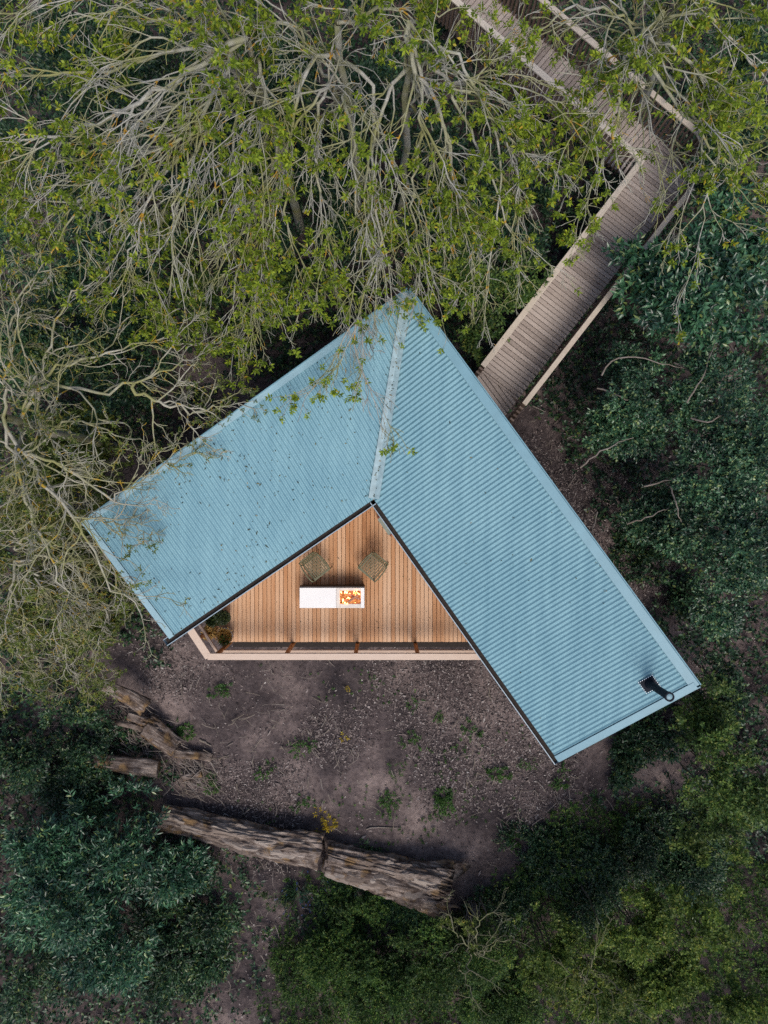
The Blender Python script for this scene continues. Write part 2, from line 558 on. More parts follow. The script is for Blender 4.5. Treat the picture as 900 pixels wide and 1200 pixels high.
MAT['lf_straw'] = leaf_mat('straw_leaf', [(0, (0.22, 0.13, 0.04)), (0.6, (0.45, 0.29, 0.11)), (1, (0.58, 0.43, 0.2))], 0.7, 0.2, 0.2, 0.9)
MAT['lf_pot'] = leaf_mat('potted_leaf', [(0, (0.010, 0.022, 0.010)), (0.6, (0.022, 0.040, 0.016)), (1, (0.05, 0.06, 0.02))], 0.4, 0.4, 0.15, 0.9)
MAT['bluebell'] = leaf_mat('bluebell', [(0, (0.05, 0.09, 0.28)), (1, (0.10, 0.16, 0.42))], 0.6, 0.2, 0.3, 0.9)
MAT['debris'] = leaf_mat('roof_debris', [(0, (0.02, 0.03, 0.03)), (0.6, (0.055, 0.06, 0.035)), (0.9, (0.14, 0.12, 0.05)), (1, (0.25, 0.2, 0.14))], 0.8, 0.2, 0.1, 0.9)

# ------------------------------------------------------------------ ground
GS = 9.0


def ground_z(x, y):
    x = np.atleast_1d(np.asarray(x, float)); y = np.atleast_1d(np.asarray(y, float))
    p = np.stack([x * 0.5 + 31.3, y * 0.5 + 17.7, np.zeros_like(x)], 1)
    q = np.stack([x * 2.1 + 11.3, y * 2.1 + 47.7, np.ones_like(x)], 1)
    return (vnoise(p, 3) - 0.5) * 0.28 + (vnoise(q, 5) - 0.5) * 0.07


gx = np.concatenate([[-300, -120, -60, -35], np.linspace(-20, 20, 201), [35, 60, 120, 300]])
gy = np.concatenate([[-300, -120, -60, -35], np.linspace(-22, 22, 221), [35, 60, 120, 300]])
X, Y = np.meshgrid(gx, gy)
Z = ground_z(X.ravel(), Y.ravel())
gv = np.stack([X.ravel(), Y.ravel(), Z], 1)
nx = len(gx)
ii = (np.arange(len(gy) - 1)[:, None] * nx + np.arange(nx - 1)[None]).ravel()
ground = mesh_np('ground', gv, np.stack([ii, ii + 1, ii + nx + 1, ii + nx], 1), MAT['soilg'], smooth=True)
tag(ground, 'bare purple brown forest soil around the cabin', 'ground', kind='structure')

# ------------------------------------------------------------------ cabin
ZO, ZI, ZD = 4.3, 3.5, 1.0
pO, pR, pL = P(478, 340, ZO), P(817, 803, ZO), P(98, 612, ZO)
pI, pr, pl = P(438, 585, ZI), P(653, 890, ZI), P(200, 747, ZI)
cabin = thing('timber_cabin', 'L-shaped timber cabin with pale blue corrugated steel roof and black flue', 'cabin', (pI[0], pI[1], 0))
OFF = np.array([pI[0], pI[1], 0.0])


def cpart(o):
    o.parent = cabin
    o.matrix_parent_inverse = Matrix.Translation((-OFF[0], -OFF[1], 0))
    return o


def wing(end_o, end_i, flip):
    """returns q(s,t): s 0 at the gable, 1 at the outer corner; t 0 inner eave, 1 outer edge"""
    Lo = np.linalg.norm(pO - end_o)
    din = (pI - end_i) / np.linalg.norm(pI - end_i)
    sI = np.linalg.norm(pI - end_i) / Lo

    def q(s, t):
        s = np.asarray(s, float)[..., None]; t = np.asarray(t, float)[..., None]
        return (1 - t) * (end_i + din * Lo * s) + t * (end_o + (pO - end_o) * s)
    return q, Lo, sI


def roof_sheet(end_o, end_i, flip):
    q, Lo, sI = wing(end_o, end_i, flip)
    pitch = 0.077
    ncol = int(Lo / pitch * 8)
    s = np.linspace(0.0, 1.0, ncol + 1)
    t0 = np.clip((s - sI) / (1 - sI), 0, 0.985)
    up = np.array([0, 0, 1.0])
    d = 0.0115 * np.sin(2 * math.pi * s * Lo / pitch)
    rows = []
    for f_ in (0, 0.25, 0.5, 0.75, 1.0):
        tt = t0 + (1 - t0) * f_
        a = q(s, tt)
        a[:, 2] += d
        rows.append(a)
    V = np.concatenate(rows)
    n1 = ncol + 1
    Fc = []
    for r in range(4):
        i = np.arange(ncol) + r * n1
        Fc.append(np.stack([i, i + 1, i + n1 + 1, i + n1], 1) if flip else np.stack([i, i + n1, i + n1 + 1, i + 1], 1))
    o = mesh_np('roof_sheet', V, np.concatenate(Fc), MAT['roof'], smooth=True)
    return cpart(o), q, Lo, sI


def slab(name, quad, th, mat, up=None, bev=0.003):
    """thin plate from 4 points, thickness downwards along its normal"""
    a = [np.array(p, float) for p in quad]
    nrm = np.cross(a[1] - a[0], a[3] - a[0]); nrm /= np.linalg.norm(nrm)
    if nrm[2] < 0: nrm = -nrm
    V = [p - nrm * th for p in a] + a
    o = pyd(name, V, BOXF if np.cross(a[1] - a[0], a[3] - a[0])[2] > 0 else [f[::-1] for f in BOXF], mat)
    if bev:
        m_ = o.modifiers.new('bevel', 'BEVEL'); m_.width = bev; m_.segments = 1
    return cpart(o)


UP = np.array([0, 0, 1.0])
wings = []
for end_o, end_i, flip in ((pR, pr, True), (pL, pl, False)):
    sh, q, Lo, sI = roof_sheet(end_o, end_i, flip)
    wings.append((q, Lo, sI))
    up = UP * 0.026
    right = end_o is pR
    # outer edge flashing band
    wb = 0.046 if right else 0.034
    slab('edge_flashing', [q(0, 1.012) + up, q(1.0, 1.012) + up, q(1.0 - 0.02, 1 - wb) + up * 1.02, q(0, 1 - wb) + up * 1.02], 0.006, MAT['flash'])
    # gable flashing
    wg = 0.085 / Lo
    slab('gable_flashing', [q(-0.004, -0.005) + up * 1.3, q(wg, -0.005) + up * 1.3, q(wg, 1.0 - wb * 0.2) + up * 1.3, q(-0.004, 1.0 - wb * 0.2) + up * 1.3], 0.006, MAT['flash'])
    slab('gable_fascia', [q(-0.004, 0) + UP * 0.02, q(-0.004, 1.01) + UP * 0.02, q(-0.004, 1.01) - UP * 0.2, q(-0.004, 0) - UP * 0.2], 0.02, MAT['flash'])
    slab('eave_fascia', [q(-0.002, 1.014) + UP * 0.03, q(1.0, 1.014) + UP * 0.03, q(1.0, 1.014) - UP * 0.22, q(-0.002, 1.014) - UP * 0.22], 0.02, MAT['flash'])
    # timber lining under the steel
    slab('roof_lining', [q(0.004, 0.01) - UP * 0.03, q(sI, 0.01) - UP * 0.03, q(1.0, 0.985) - UP * 0.03, q(0.004, 0.985) - UP * 0.03], 0.10, MAT['clad'], bev=0)
    # gutter along the inner eave: U profile swept from the gable to the inner corner
    e0, e1 = q(-0.008 if right else -0.022, 0), q(sI, 0)
    ax = unit(e1 - e0)
    outw = unit(np.cross(ax, UP)) * (-1 if right else 1)
    mid = (pI + end_i) / 2
    if np.dot(outw, mid - q(0.4, 1)) < 0: outw = -outw
    prof = [(-0.03, 0.0), (-0.03, -0.075), (0.0, -0.10), (0.055, -0.10), (0.078, -0.075), (0.078, 0.0), (0.092, 0.0), (0.092, -0.08), (0.06, -0.115), (-0.005, -0.115), (-0.04, -0.08), (-0.04, 0.0)]
    e1g = e1 + ax * (-0.012)
    V = []
    for base in (e0, e1g):
        for a_, b_ in prof:
            V.append(base + outw * a_ + UP * (b_ - 0.02))
    n_ = len(prof)
    Fc = [[i, (i + 1) % n_, (i + 1) % n_ + n_, i + n_] for i in range(n_)]
    Fc += [[0, 1, 2, 3, 4, 5][::-1], [n_ + i for i in range(6)]]
    cpart(pyd('gutter', V, Fc, MAT['gutter']))
    gl = [base + outw * a_ + UP * -0.075 for base in (e0 + ax * 0.02, e1g) for a_ in (-0.029, 0.077)]
    cpart(pyd('gutter_bed', [gl[0], gl[1], gl[3], gl[2]], [[0, 1, 2, 3]], MAT['soil']))

# valley tray: shallow V strip from the inner corner to the outer corner
va, vb = pI, pO
vd = unit(vb - va)
vs = unit(np.cross(vd, UP))
hw = 0.095
off = UP * 0.034
V = []
for k_, p in enumerate((va + vd * 0.01, vb - vd * 0.05)):
    hwk = hw if k_ == 0 else 0.08
    V += [p - vs * hwk + off + UP * 0.022, p + off, p + vs * hwk + off + UP * 0.022]
vt = cpart(pyd('valley_tray', V, [[0, 1, 4, 3], [1, 2, 5, 4]], MAT['valley']))
mm = vt.modifiers.new('solid', 'SOLIDIFY'); mm.thickness = 0.004

# walls: vertical boarded panels under the roof edges
def wallrun(a, b, za, zb, nm='wall'):
    a = np.array(a[:2]); b = np.array(b[:2])
    d = b - a; L = np.linalg.norm(d); d = d / L
    nn = np.array([-d[1], d[0]]) * 0.05
    V = []
    for z0, z1, sgn in ((0.7, 0.7, 0),):
        pass
    pts = [a - nn, b - nn, b + nn, a + nn]
    V = [(p[0], p[1], 0.75) for p in pts]
    V += [(pts[0][0], pts[0][1], za), (pts[1][0], pts[1][1], zb), (pts[2][0], pts[2][1], zb), (pts[3][0], pts[3][1], za)]
    return cpart(pyd(nm, V, BOXF, MAT['clad']))


for (q, Lo, sI), right in zip(wings, (True, False)):
    so, ti = 0.02, 0.06
    zi, zo = q(0.5, ti)[2] - 0.14, q(0.5, 0.95)[2] - 0.14
    ci = q(0.03, ti); co = q(0.03, 0.95)
    cI = q(sI + (1 - sI) * ti, ti); cO = q(1 - (1 - sI) * 0.05, 0.95)
    wallrun(ci, cI, zi, zi)
    wallrun(co, cO, zo, zo)
    wallrun(ci, co, zi, zo)
    fl = [ci, cI, cO, co]
    cpart(prism('floor_slab', [p[:2] for p in fl], 0.72, 0.98, MAT['joist']))
    for f1 in (0.05, 0.35, 0.65):
        for tt in (0.12, 0.88):
            pp = q(f1, tt)
            cpart(beam('stilt', (pp[0], pp[1], -0.4), (pp[0], pp[1], 0.74), 0.14, 0.14, MAT['clad'], up=(1, 0, 0)))

# flue with square flashing boot
fb = P(761, 801, 4.22)
ft = 4.95
q0, Lo0, sI0 = wings[0]
sl_d = unit(q0(0.2, 1) - q0(0.2, 0)); ax_d = unit(q0(1, 1) - q0(0, 1)); nr_d = np.cross(ax_d, sl_d)
if nr_d[2] < 0: nr_d = -nr_d
tt_ = 0.0
# seat the boot on the roof plane
best = None
for s_ in np.linspace(0, 0.3, 61):
    for t_ in np.linspace(0.4, 1, 61):
        qq = q0(s_, t_)
        uvx = 450 + F * qq[0] / (CAMZ - qq[2]); uvy = 600 - F * qq[1] / (CAMZ - qq[2])
        e_ = (uvx - 761) ** 2 + (uvy - 801) ** 2
        if best is None or e_ < best[0]: best = (e_, qq)
fb = best[1]
flue_base = cpart(pyd('flue_flashing', box_verts(fb + nr_d * 0.022, ax_d, sl_d, nr_d, (0.105, 0.12, 0.016)), BOXF, MAT['flue']))
mm = flue_base.modifiers.new('bevel', 'BEVEL'); mm.width = 0.012; mm.segments = 2
rv_me = None
k = 0
for a_, b_ in [(i, -1) for i in np.linspace(-1, 1, 7)] + [(i, 1) for i in np.linspace(-1, 1, 7)] + [(-1, i) for i in np.linspace(-0.72, 0.72, 6)] + [(1, i) for i in np.linspace(-0.72, 0.72, 6)]:
    c_ = fb + ax_d * 0.112 * a_ + sl_d * 0.128 * b_ + nr_d * 0.022
    if rv_me is None:
        th = np.arange(8) * math.pi / 4
        V = [(0.009 * math.cos(x), 0.009 * math.sin(x), 0) for x in th] + [(0.007 * math.cos(x), 0.007 * math.sin(x), 0.012) for x in th]
        Fc = [[i, (i + 1) % 8, (i + 1) % 8 + 8, i + 8] for i in range(8)] + [list(range(8, 16))]
        o = pyd('rivet', V, Fc, MAT['rivet']); rv_me = o.data
    else:
        o = link('rivet', rv_me)
    o.parent = flue_base
    o.matrix_parent_inverse = Matrix.Identity(4)
    o.location = tuple(c_)
    o.rotation_euler = Vector(nr_d).to_track_quat('Z', 'Y').to_euler()


def lathe(name, prof, mat, n=24, loc=(0, 0, 0), parent=None, smooth=True):
    V = []
    for r_, z_ in prof:
        for i in range(n):
            a_ = 2 * math.pi * i / n
            V.append((loc[0] + r_ * math.cos(a_), loc[1] + r_ * math.sin(a_), loc[2] + z_))
    Fc = []
    for k_ in range(len(prof) - 1):
        for i in range(n):
            j = (i + 1) % n
            Fc.append([k_ * n + i, k_ * n + j, (k_ + 1) * n + j, (k_ + 1) * n + i])
    Fc.append(list(range(n))[::-1])
    Fc.append([(len(prof) - 1) * n + i for i in range(n)])
    return pyd(name, V, Fc, mat, parent, smooth)


cpart(lathe('flue_pipe', [(0.088, -0.1), (0.082, 0.05), (0.062, 0.09), (0.062, 0.80), (0.074, 0.805), (0.074, 0.86), (0.052, 0.86), (0.052, 0.82)], MAT['flue'], loc=(fb[0], fb[1], fb[2]), smooth=False))
cpart(lathe('flue_lining', [(0.050, 0.82), (0.050, 0.845), (0.046, 0.85)], MAT['flue_in'], loc=(fb[0], fb[1], fb[2])))

# ------------------------------------------------------------------ terrace deck in the angle of the cabin
deck = thing('terrace_deck', 'reddish larch terrace deck with pale timber railing in the cabin angle', 'deck')
YF = -2.745
g2 = lambda p: np.array(p[:2], float)
dl = unit(g2(pl) - g2(pI)); dr = unit(g2(pr) - g2(pI))
nl = np.array([dl[1], -dl[0]]); nl = nl if nl @ (g2(pO) - g2(pI)) > 0 else -nl
nr_ = np.array([dr[1], -dr[0]]); nr_ = nr_ if nr_ @ (g2(pO) - g2(pI)) > 0 else -nr_
apex_l = g2(pI) + nl * 0.14; apex_r = g2(pI) + nr_ * 0.14
ea = P(218.7, 740, 1.95)[:2]; eb = P(241.3, 774, 1.95)[:2]
de = unit(eb - ea); ne = np.array([de[1], -de[0]])
ne = ne if ne[0] < 0 else -ne            # outward (left)
edge_pt = ea + (-ne) * 0.12
bp = 0.0875
x = -4.4
while x < 3.2:
    wv = random.uniform(-0.001, 0.001)
    poly = [(x + 0.004, -2.745 + random.uniform(-0.004, 0.004)), (x + bp - 0.004, -2.745 + wv), (x + bp - 0.004, 2.0), (x + 0.004, 2.0)]
    poly = clip(poly, apex_l, nl)
    if len(poly) >= 3: poly = clip(poly, apex_r, nr_)
    if len(poly) >= 3: poly = clip(poly, edge_pt, ne)
    if len(poly) >= 3:
        ar = 0
        for i in range(len(poly)):
            a_, b_ = poly[i], poly[(i + 1) % len(poly)]
            ar += a_[0] * b_[1] - b_[0] * a_[1]
        if abs(ar) > 0.004:
            prism('deck_board', poly, ZD - 0.032, ZD + random.uniform(-0.0015, 0.0015), MAT['deck'], deck, bev=0.004)
    x += bp
for yy in (-2.70, -2.2, -1.7, -1.2, -0.7, -0.2):
    xs = [-3.4, 2.4]
    xs[0] = max(-3.35, g2(pI)[0] + (yy - g2(pI)[1] - 0.1) * dl[0] / dl[1]); xs[1] = g2(pI)[0] + (yy - g2(pI)[1] - 0.1) * dr[0] / dr[1]
    beam('joist', (xs[0], yy, 0.86), (xs[1], yy, 0.86), 0.05, 0.18, MAT['joist'], deck)
for xx in (-3.1, -1.4, 0.3, 1.9):
    beam('stilt', (xx, -2.6, -0.4), (xx, -2.6, 0.78), 0.12, 0.12, MAT['clad'], deck, up=(1, 0, 0))
beam('gap_shade_strip', (-3.25, -2.83, 0.60), (2.3, -2.83, 0.60), 0.17, 0.16, MAT['soil'], deck)  # near-black strip added to paint the shade between deck edge and front rail
# railing
RY = -2.845
zc = 1.95
xr_end = 2.25
cx0 = eb[0] + 0.06
beam('rail_cap', (eb[0] + 0.03, -2.865, zc - 0.02), (xr_end, -2.865, zc - 0.02), 0.128, 0.04, MAT['cap'], deck)
ec = ea + de * (-0.25)
capoff = -ne * 0.075
e_end = ea + capoff + de * (np.linalg.norm(eb - ea) - 0.02)
beam('rail_cap', (*(ec + capoff), zc - 0.023), (*e_end, zc - 0.023), 0.15, 0.04, MAT['cap'], deck)
for zz in (1.55,):
    beam('mid_rail', (eb[0] + 0.2, RY + 0.012, zz), (xr_end, RY + 0.012, zz), 0.05, 0.07, MAT['cap'], deck)
    beam('mid_rail', (*(ec - ne * 0.16), zz), (*(e_end - ne * 0.085), zz), 0.05, 0.07, MAT['cap'], deck)
for u_ in (262, 340, 418, 488, 557):
    px_ = (u_ - 450) / F * 14.6
    beam('rail_post', (px_, RY + 0.045, 0.70), (px_, RY + 0.03, zc - 0.04), 0.075, 0.055, MAT['post'], deck, up=(0, 1, 0))
pp = ea - ne * 0.1 + de * 0.25
beam('rail_post', (*pp, 0.7), (*pp, zc - 0.045), 0.06, 0.06, MAT['post'], deck, up=(0, 1, 0))
beam('edge_beam', (-3.3, -2.725, 0.84), (2.4, -2.725, 0.84), 0.03, 0.2, MAT['joist'], deck)

# ------------------------------------------------------------------ boardwalk with slatted balustrade
walk = thing('boardwalk', 'grey brown timber boardwalk with slatted balustrades leading to the cabin', 'boardwalk')
d1 = unit(np.array([.613, .79])); n1 = np.array([d1[1], -d1[0]])
d2 = unit(np.array([-.761, .649])); n2 = np.array([-d2[1], d2[0]]); n2 = n2 if n2[1] > 0 else -n2
A_ = P(566, 429, 1.9)[:2]; B_ = P(597, 496, 1.9)[:2]
CL = P(753, 187, 1.9)[:2]
W2 = 1.13
W1 = (B_ - A_) @ n1


def isect(p, d, q_, e):
    M_ = np.array([d, -e]).T
    s_ = np.linalg.solve(M_, q_ - p)
    return p + d * s_[0]


CR = isect(B_, d1, CL + n2 * W2, d2)
AL = lambda t_: CL + d1 * t_            # along the left line, t negative towards the cabin
LW = 6.2
dRo = unit(g2(pR) - g2(pO)); nRo = np.array([dRo[1], -dRo[0]]); nRo = nRo if nRo @ n1 > 0 else -nRo
cab_line = g2(pO) + nRo * (-0.12)        # boards run a little under the eave
fan_pt = P(573, 437, 1.0)[:2] + 0 * d1
inset_l, inset_r = 0.02, 0.10
pit = 0.098
# corner chamfer
ch_a = P(804, 207, 1.0)[:2]; ch_b = P(789, 172, 1.0)[:2]
chd = unit(ch_b - ch_a); chn = np.array([chd[1], -chd[0]]); chn = chn if chn @ (ch_a - CL) > 0 else -chn


def area2(pl_):
    s_ = 0
    for i in range(len(pl_)):
        a_, b_ = pl_[i], pl_[(i + 1) % len(pl_)]
        s_ += a_[0] * b_[1] - b_[0] * a_[1]
    return abs(s_) / 2


def put_board(poly, clips):
    for pt, nn in clips:
        if len(poly) < 3: return
        poly = clip(poly, pt, nn)
    if len(poly) >= 3 and area2(poly) > 0.003:
        prism('walk_board', poly, ZD - 0.035, ZD + random.uniform(-0.002, 0.002), MAT['walk'], walk, bev=0.005)


# zone near the cabin: boards parallel to the roof edge
fan0 = P(565, 437, 1.0)[:2]
fan_n = -d1
fan_line_pt = P(571, 436, 1.0)[:2]
fl_a, fl_b = P(566, 437, 1.0)[:2], P(603, 466, 1.0)[:2]
fld = unit(fl_b - fl_a); fln = np.array([fld[1], -fld[0]]); fln = fln if fln @ d1 > 0 else -fln
t_ = -LW
while t_ < 1.9:
    c0 = AL(t_) + n1 * inset_l; c1 = AL(t_) + n1 * (W1 - inset_r)
    g_ = 0.006
    poly = [c0 + d1 * g_, c1 + d1 * g_, c1 + d1 * (pit - g_), c0 + d1 * (pit - g_)]
    put_board(poly, [(fl_a, -fln), (CL, d2), (CL + n2 * (W2 + 0.04), n2), (ch_a, chn)])
    t_ += pit
t_ = -0.3
while t_ < 1.4:
    o0 = cab_line + nRo * t_
    poly = [o0 - dRo * 6 + nRo * 0.006, o0 + dRo * 6 + nRo * 0.006, o0 + dRo * 6 + nRo * (pit - 0.006), o0 - dRo * 6 + nRo * (pit - 0.006)]
    put_board(poly, [(fl_a - fln * 0.008, fln), (CL + n1 * inset_l, -n1), (CL + n1 * (W1 - inset_r), n1)])
    t_ += pit
t_ = 0.008
while t_ < 7.0:
    c0 = CL + d2 * t_ + n2 * inset_l; c1 = CL + d2 * t_ + n2 * (W2 + 0.04)
    poly = [c0 + d2 * 0.006, c1 + d2 * 0.006, c1 + d2 * (pit - 0.006), c0 + d2 * (pit - 0.006)]
    put_board(poly, [])
    t_ += pit
# bearers under the boards
for off_ in (0.15, W1 - 0.25):
    a_ = AL(-5.2) + n1 * off_; b_ = AL(0.5) + n1 * off_
    beam('bearer', (*a_, 0.87), (*b_, 0.87), 0.06, 0.18, MAT['joist'], walk)
for off_ in (0.15, W2 - 0.15):
    a_ = CL + d2 * 0.2 + n2 * off_; b_ = CL + d2 * 7.0 + n2 * off_
    beam('bearer', (*a_, 0.87), (*b_, 0.87), 0.06, 0.18, MAT['joist'], walk)
for t_ in (-4.6, -2.9, -1.2):
    for off_ in (0.1, W1 - 0.2):
        a_ = AL(t_) + n1 * off_
        beam('stilt', (*a_, -0.4), (*a_, 0.8), 0.1, 0.1, MAT['joist'], walk, up=(1, 0, 0))
for t_ in (1.5, 3.2, 4.9, 6.6):
    for off_ in (0.1, W2 - 0.1):
        a_ = CL + d2 * t_ + n2 * off_
        beam('stilt', (*a_, -0.4), (*a_, 0.8), 0.1, 0.1, MAT['joist'], walk, up=(1, 0, 0))
# balusters (shared mesh) and caps
bal_me = None


def baluster(p2, ang, hgt=1.05):
    global bal_me
    if bal_me is None:
        o = pyd('baluster', box_verts((0, 0, 0), (1, 0, 0), (0, 1, 0), (0, 0, 1), (0.020, 0.042, 0.44)), BOXF, MAT['slat'], walk)
        bal_me = o.data
    else:
        o = link('baluster', bal_me, walk)
    o.location = (p2[0], p2[1], 1.43)
    o.rotation_euler = (0, 0, ang)


a1 = math.atan2(d1[1], d1[0]); a2 = math.atan2(d2[1], d2[0])
Lleft = (CL - A_) @ d1
K1 = isect(B_, d1, ch_a + chn * .06, chd); K2 = isect(CR, d2, ch_a + chn * .06, chd)
Lright = (K1 - B_) @ d1
for i in range(int((Lleft + 0.25) / pit) + 1):
    baluster(A_ + d1 * (-0.25 + i * pit) - n1 * 0.0, a1)
for i in range(int(Lright / pit) + 1):
    baluster(B_ + d1 * (i * pit), a1)
for i in range(1, 70):
    baluster(CL + d2 * (i * pit), a2)
    baluster(K2 + d2 * (i * pit), a2)
for i in range(1, int(np.linalg.norm(K2 - K1) / pit) + 1):
    baluster(K1 + unit(K2 - K1) * (i * pit), math.atan2(*(K2 - K1)[::-1]))
capz = 1.885
beam('rail_cap', (*(K1 - unit(K2 - K1) * .02), capz - .003), (*(K2 + unit(K2 - K1) * .02), capz - .003), 0.11, 0.035, MAT['capw'], walk)
beam('rail_cap', (*(A_ + d1 * 0.0), capz), (*(CL + d1 * 0.05), capz), 0.115, 0.035, MAT['capw'], walk)
beam('rail_cap', (*(B_ + d1 * 0.48), capz), (*(K1 + d1 * 0.04), capz), 0.10, 0.035, MAT['capw'], walk)
beam('rail_cap', (*(CL - d2 * 0.05), capz + 0.003), (*(CL + d2 * 7), capz + 0.003), 0.125, 0.035, MAT['capw'], walk)
beam('rail_cap', (*(K2 - d2 * 0.04), capz + 0.003), (*(CR + d2 * 7), capz + 0.003), 0.12, 0.035, MAT['capw'], walk)

# ------------------------------------------------------------------ terrace furniture
# fire table
fx0, fx1 = (351 - 450) / F * 14.55, (427 - 450) / F * 14.55
fy0, fy1 = -(712.5 - 600) / F * 14.55, -(687 - 600) / F * 14.55
ftab = thing('fire_table', 'long white low fire table with a wood fire burning in one end', 'fire table', ((fx0 + fx1) / 2, (fy0 + fy1) / 2, 1.0))
FL = np.array([(fx0 + fx1) / 2, (fy0 + fy1) / 2, 1.0])


def fpart(o):
    o.parent = ftab
    o.matrix_parent_inverse = Matrix.Translation(tuple(-FL))
    return o


split = fx0 + (fx1 - fx0) * 0.565
bw = 0.075
fpart(prism('body', [(fx0 + 0.012, fy0 + 0.012), (fx1 - 0.012, fy0 + 0.012), (fx1 - 0.012, fy1 - 0.012), (fx0 + 0.012, fy1 - 0.012)], 1.0, 1.20, MAT['tabled']))
fpart(prism('table_top', [(fx0, fy0), (split - 0.002, fy0), (split - 0.002, fy1 - 0.03), (fx0, fy1 - 0.03)], 1.20, 1.45, MAT['table'], bev=0.006))
fpart(prism('back_rim', [(fx0, fy1 - 0.028), (fx1, fy1 - 0.028), (fx1, fy1), (fx0, fy1)], 1.18, 1.455, MAT['tabled'], bev=0.004))
# burner tray: four rim bars round an open pit
by0, by1 = fy0, fy1 - 0.03
fpart(prism('burner_rim', [(split, by0), (split + bw, by0), (split + bw, by1), (split, by1)], 1.20, 1.45, MAT['burner'], bev=0.006))
fpart(prism('burner_rim', [(fx1 - bw, by0), (fx1, by0), (fx1, by1), (fx1 - bw, by1)], 1.20, 1.45, MAT['table'], bev=0.006))
fpart(prism('burner_rim', [(split + bw + .001, by0), (fx1 - bw - .001, by0), (fx1 - bw - .001, by0 + 0.085), (split + bw + .001, by0 + 0.085)], 1.20, 1.449, MAT['burner'], bev=0.006))
fpart(prism('burner_rim', [(split + bw + .001, by1 - 0.06), (fx1 - bw - .001, by1 - 0.06), (fx1 - bw - .001, by1), (split + bw + .001, by1)], 1.20, 1.449, MAT['burner'], bev=0.006))
px0, px1, py0, py1 = split + bw, fx1 - bw, by0 + 0.085, by1 - 0.06
for (ax_, ay_, bx_, by_, zz) in ((0.1, 0.2, 0.75, 0.55, 1.36), (0.3, 0.85, 0.95, 0.35, 1.39), (0.35, 0.1, 0.9, 0.75, 1.43), (0.05, 0.7, 0.6, 0.9, 1.34)):
    pa = np.array([px0 + (px1 - px0) * ax_, py0 + (py1 - py0) * ay_, zz]); pb = np.array([px0 + (px1 - px0) * bx_, py0 + (py1 - py0) * by_, zz + 0.02])
    V, Fc = tubes(np.linspace(pa, pb, 4)[None], np.array([[0.026, 0.031, 0.03, 0.025]]), 7)
    fpart(mesh_np('fire_log', V, Fc, MAT['logdark']))
fr = np.random.default_rng(5)
gx_ = np.linspace(px0 - .002, px1 + .002, 14); gy_ = np.linspace(py0 - .002, py1 + .002, 10)
EX, EY = np.meshgrid(gx_, gy_)
EV = np.stack([EX.ravel(), EY.ravel(), 1.365 + .03 * vnoise(np.stack([EX.ravel() * 30, EY.ravel() * 30, 0 * EX.ravel()], 1), 2)], 1)
ei = (np.arange(9)[:, None] * 14 + np.arange(13)[None]).ravel()
fpart(mesh_np('ember_bed', EV, np.stack([ei, ei + 1, ei + 15, ei + 14], 1), MAT['ember'], smooth=True))
for i in range(22):
    cx_ = px0 + (px1 - px0) * (0.03 + 0.5 * fr.random()); cy_ = py0 + (py1 - py0) * fr.uniform(0.05, 0.95)
    h_ = fr.uniform(0.05, 0.14); r_ = fr.uniform(0.006, 0.014)
    if i > 11: cx_ = px0 + (px1 - px0) * fr.uniform(0.65, 0.95); r_ *= 0.7
    lean = fr.normal(0, 0.02, 2)
    pts = np.array([[cx_, cy_, 1.38], [cx_ + lean[0] * .4, cy_ + lean[1] * .4, 1.38 + h_ * .35], [cx_ + lean[0], cy_ + lean[1], 1.38 + h_ * .7], [cx_ + lean[0] * 1.6, cy_ + lean[1] * 1.6, 1.38 + h_]])
    V, Fc = tubes(pts[None], np.array([[r_ * .7, r_, r_ * .55, 0.002]]), 7)
    fpart(mesh_np('flame', V, Fc, MAT['flame'], smooth=True))


# olive metal armchairs
def bar_tube(name, pts, r, parent, mat, n=6, k=None):
    pts = np.array(pts, float)
    V, Fc = tubes(pts[None], np.full((1, len(pts)), r), n)
    return mesh_np(name, V, Fc, mat, parent, smooth=True)


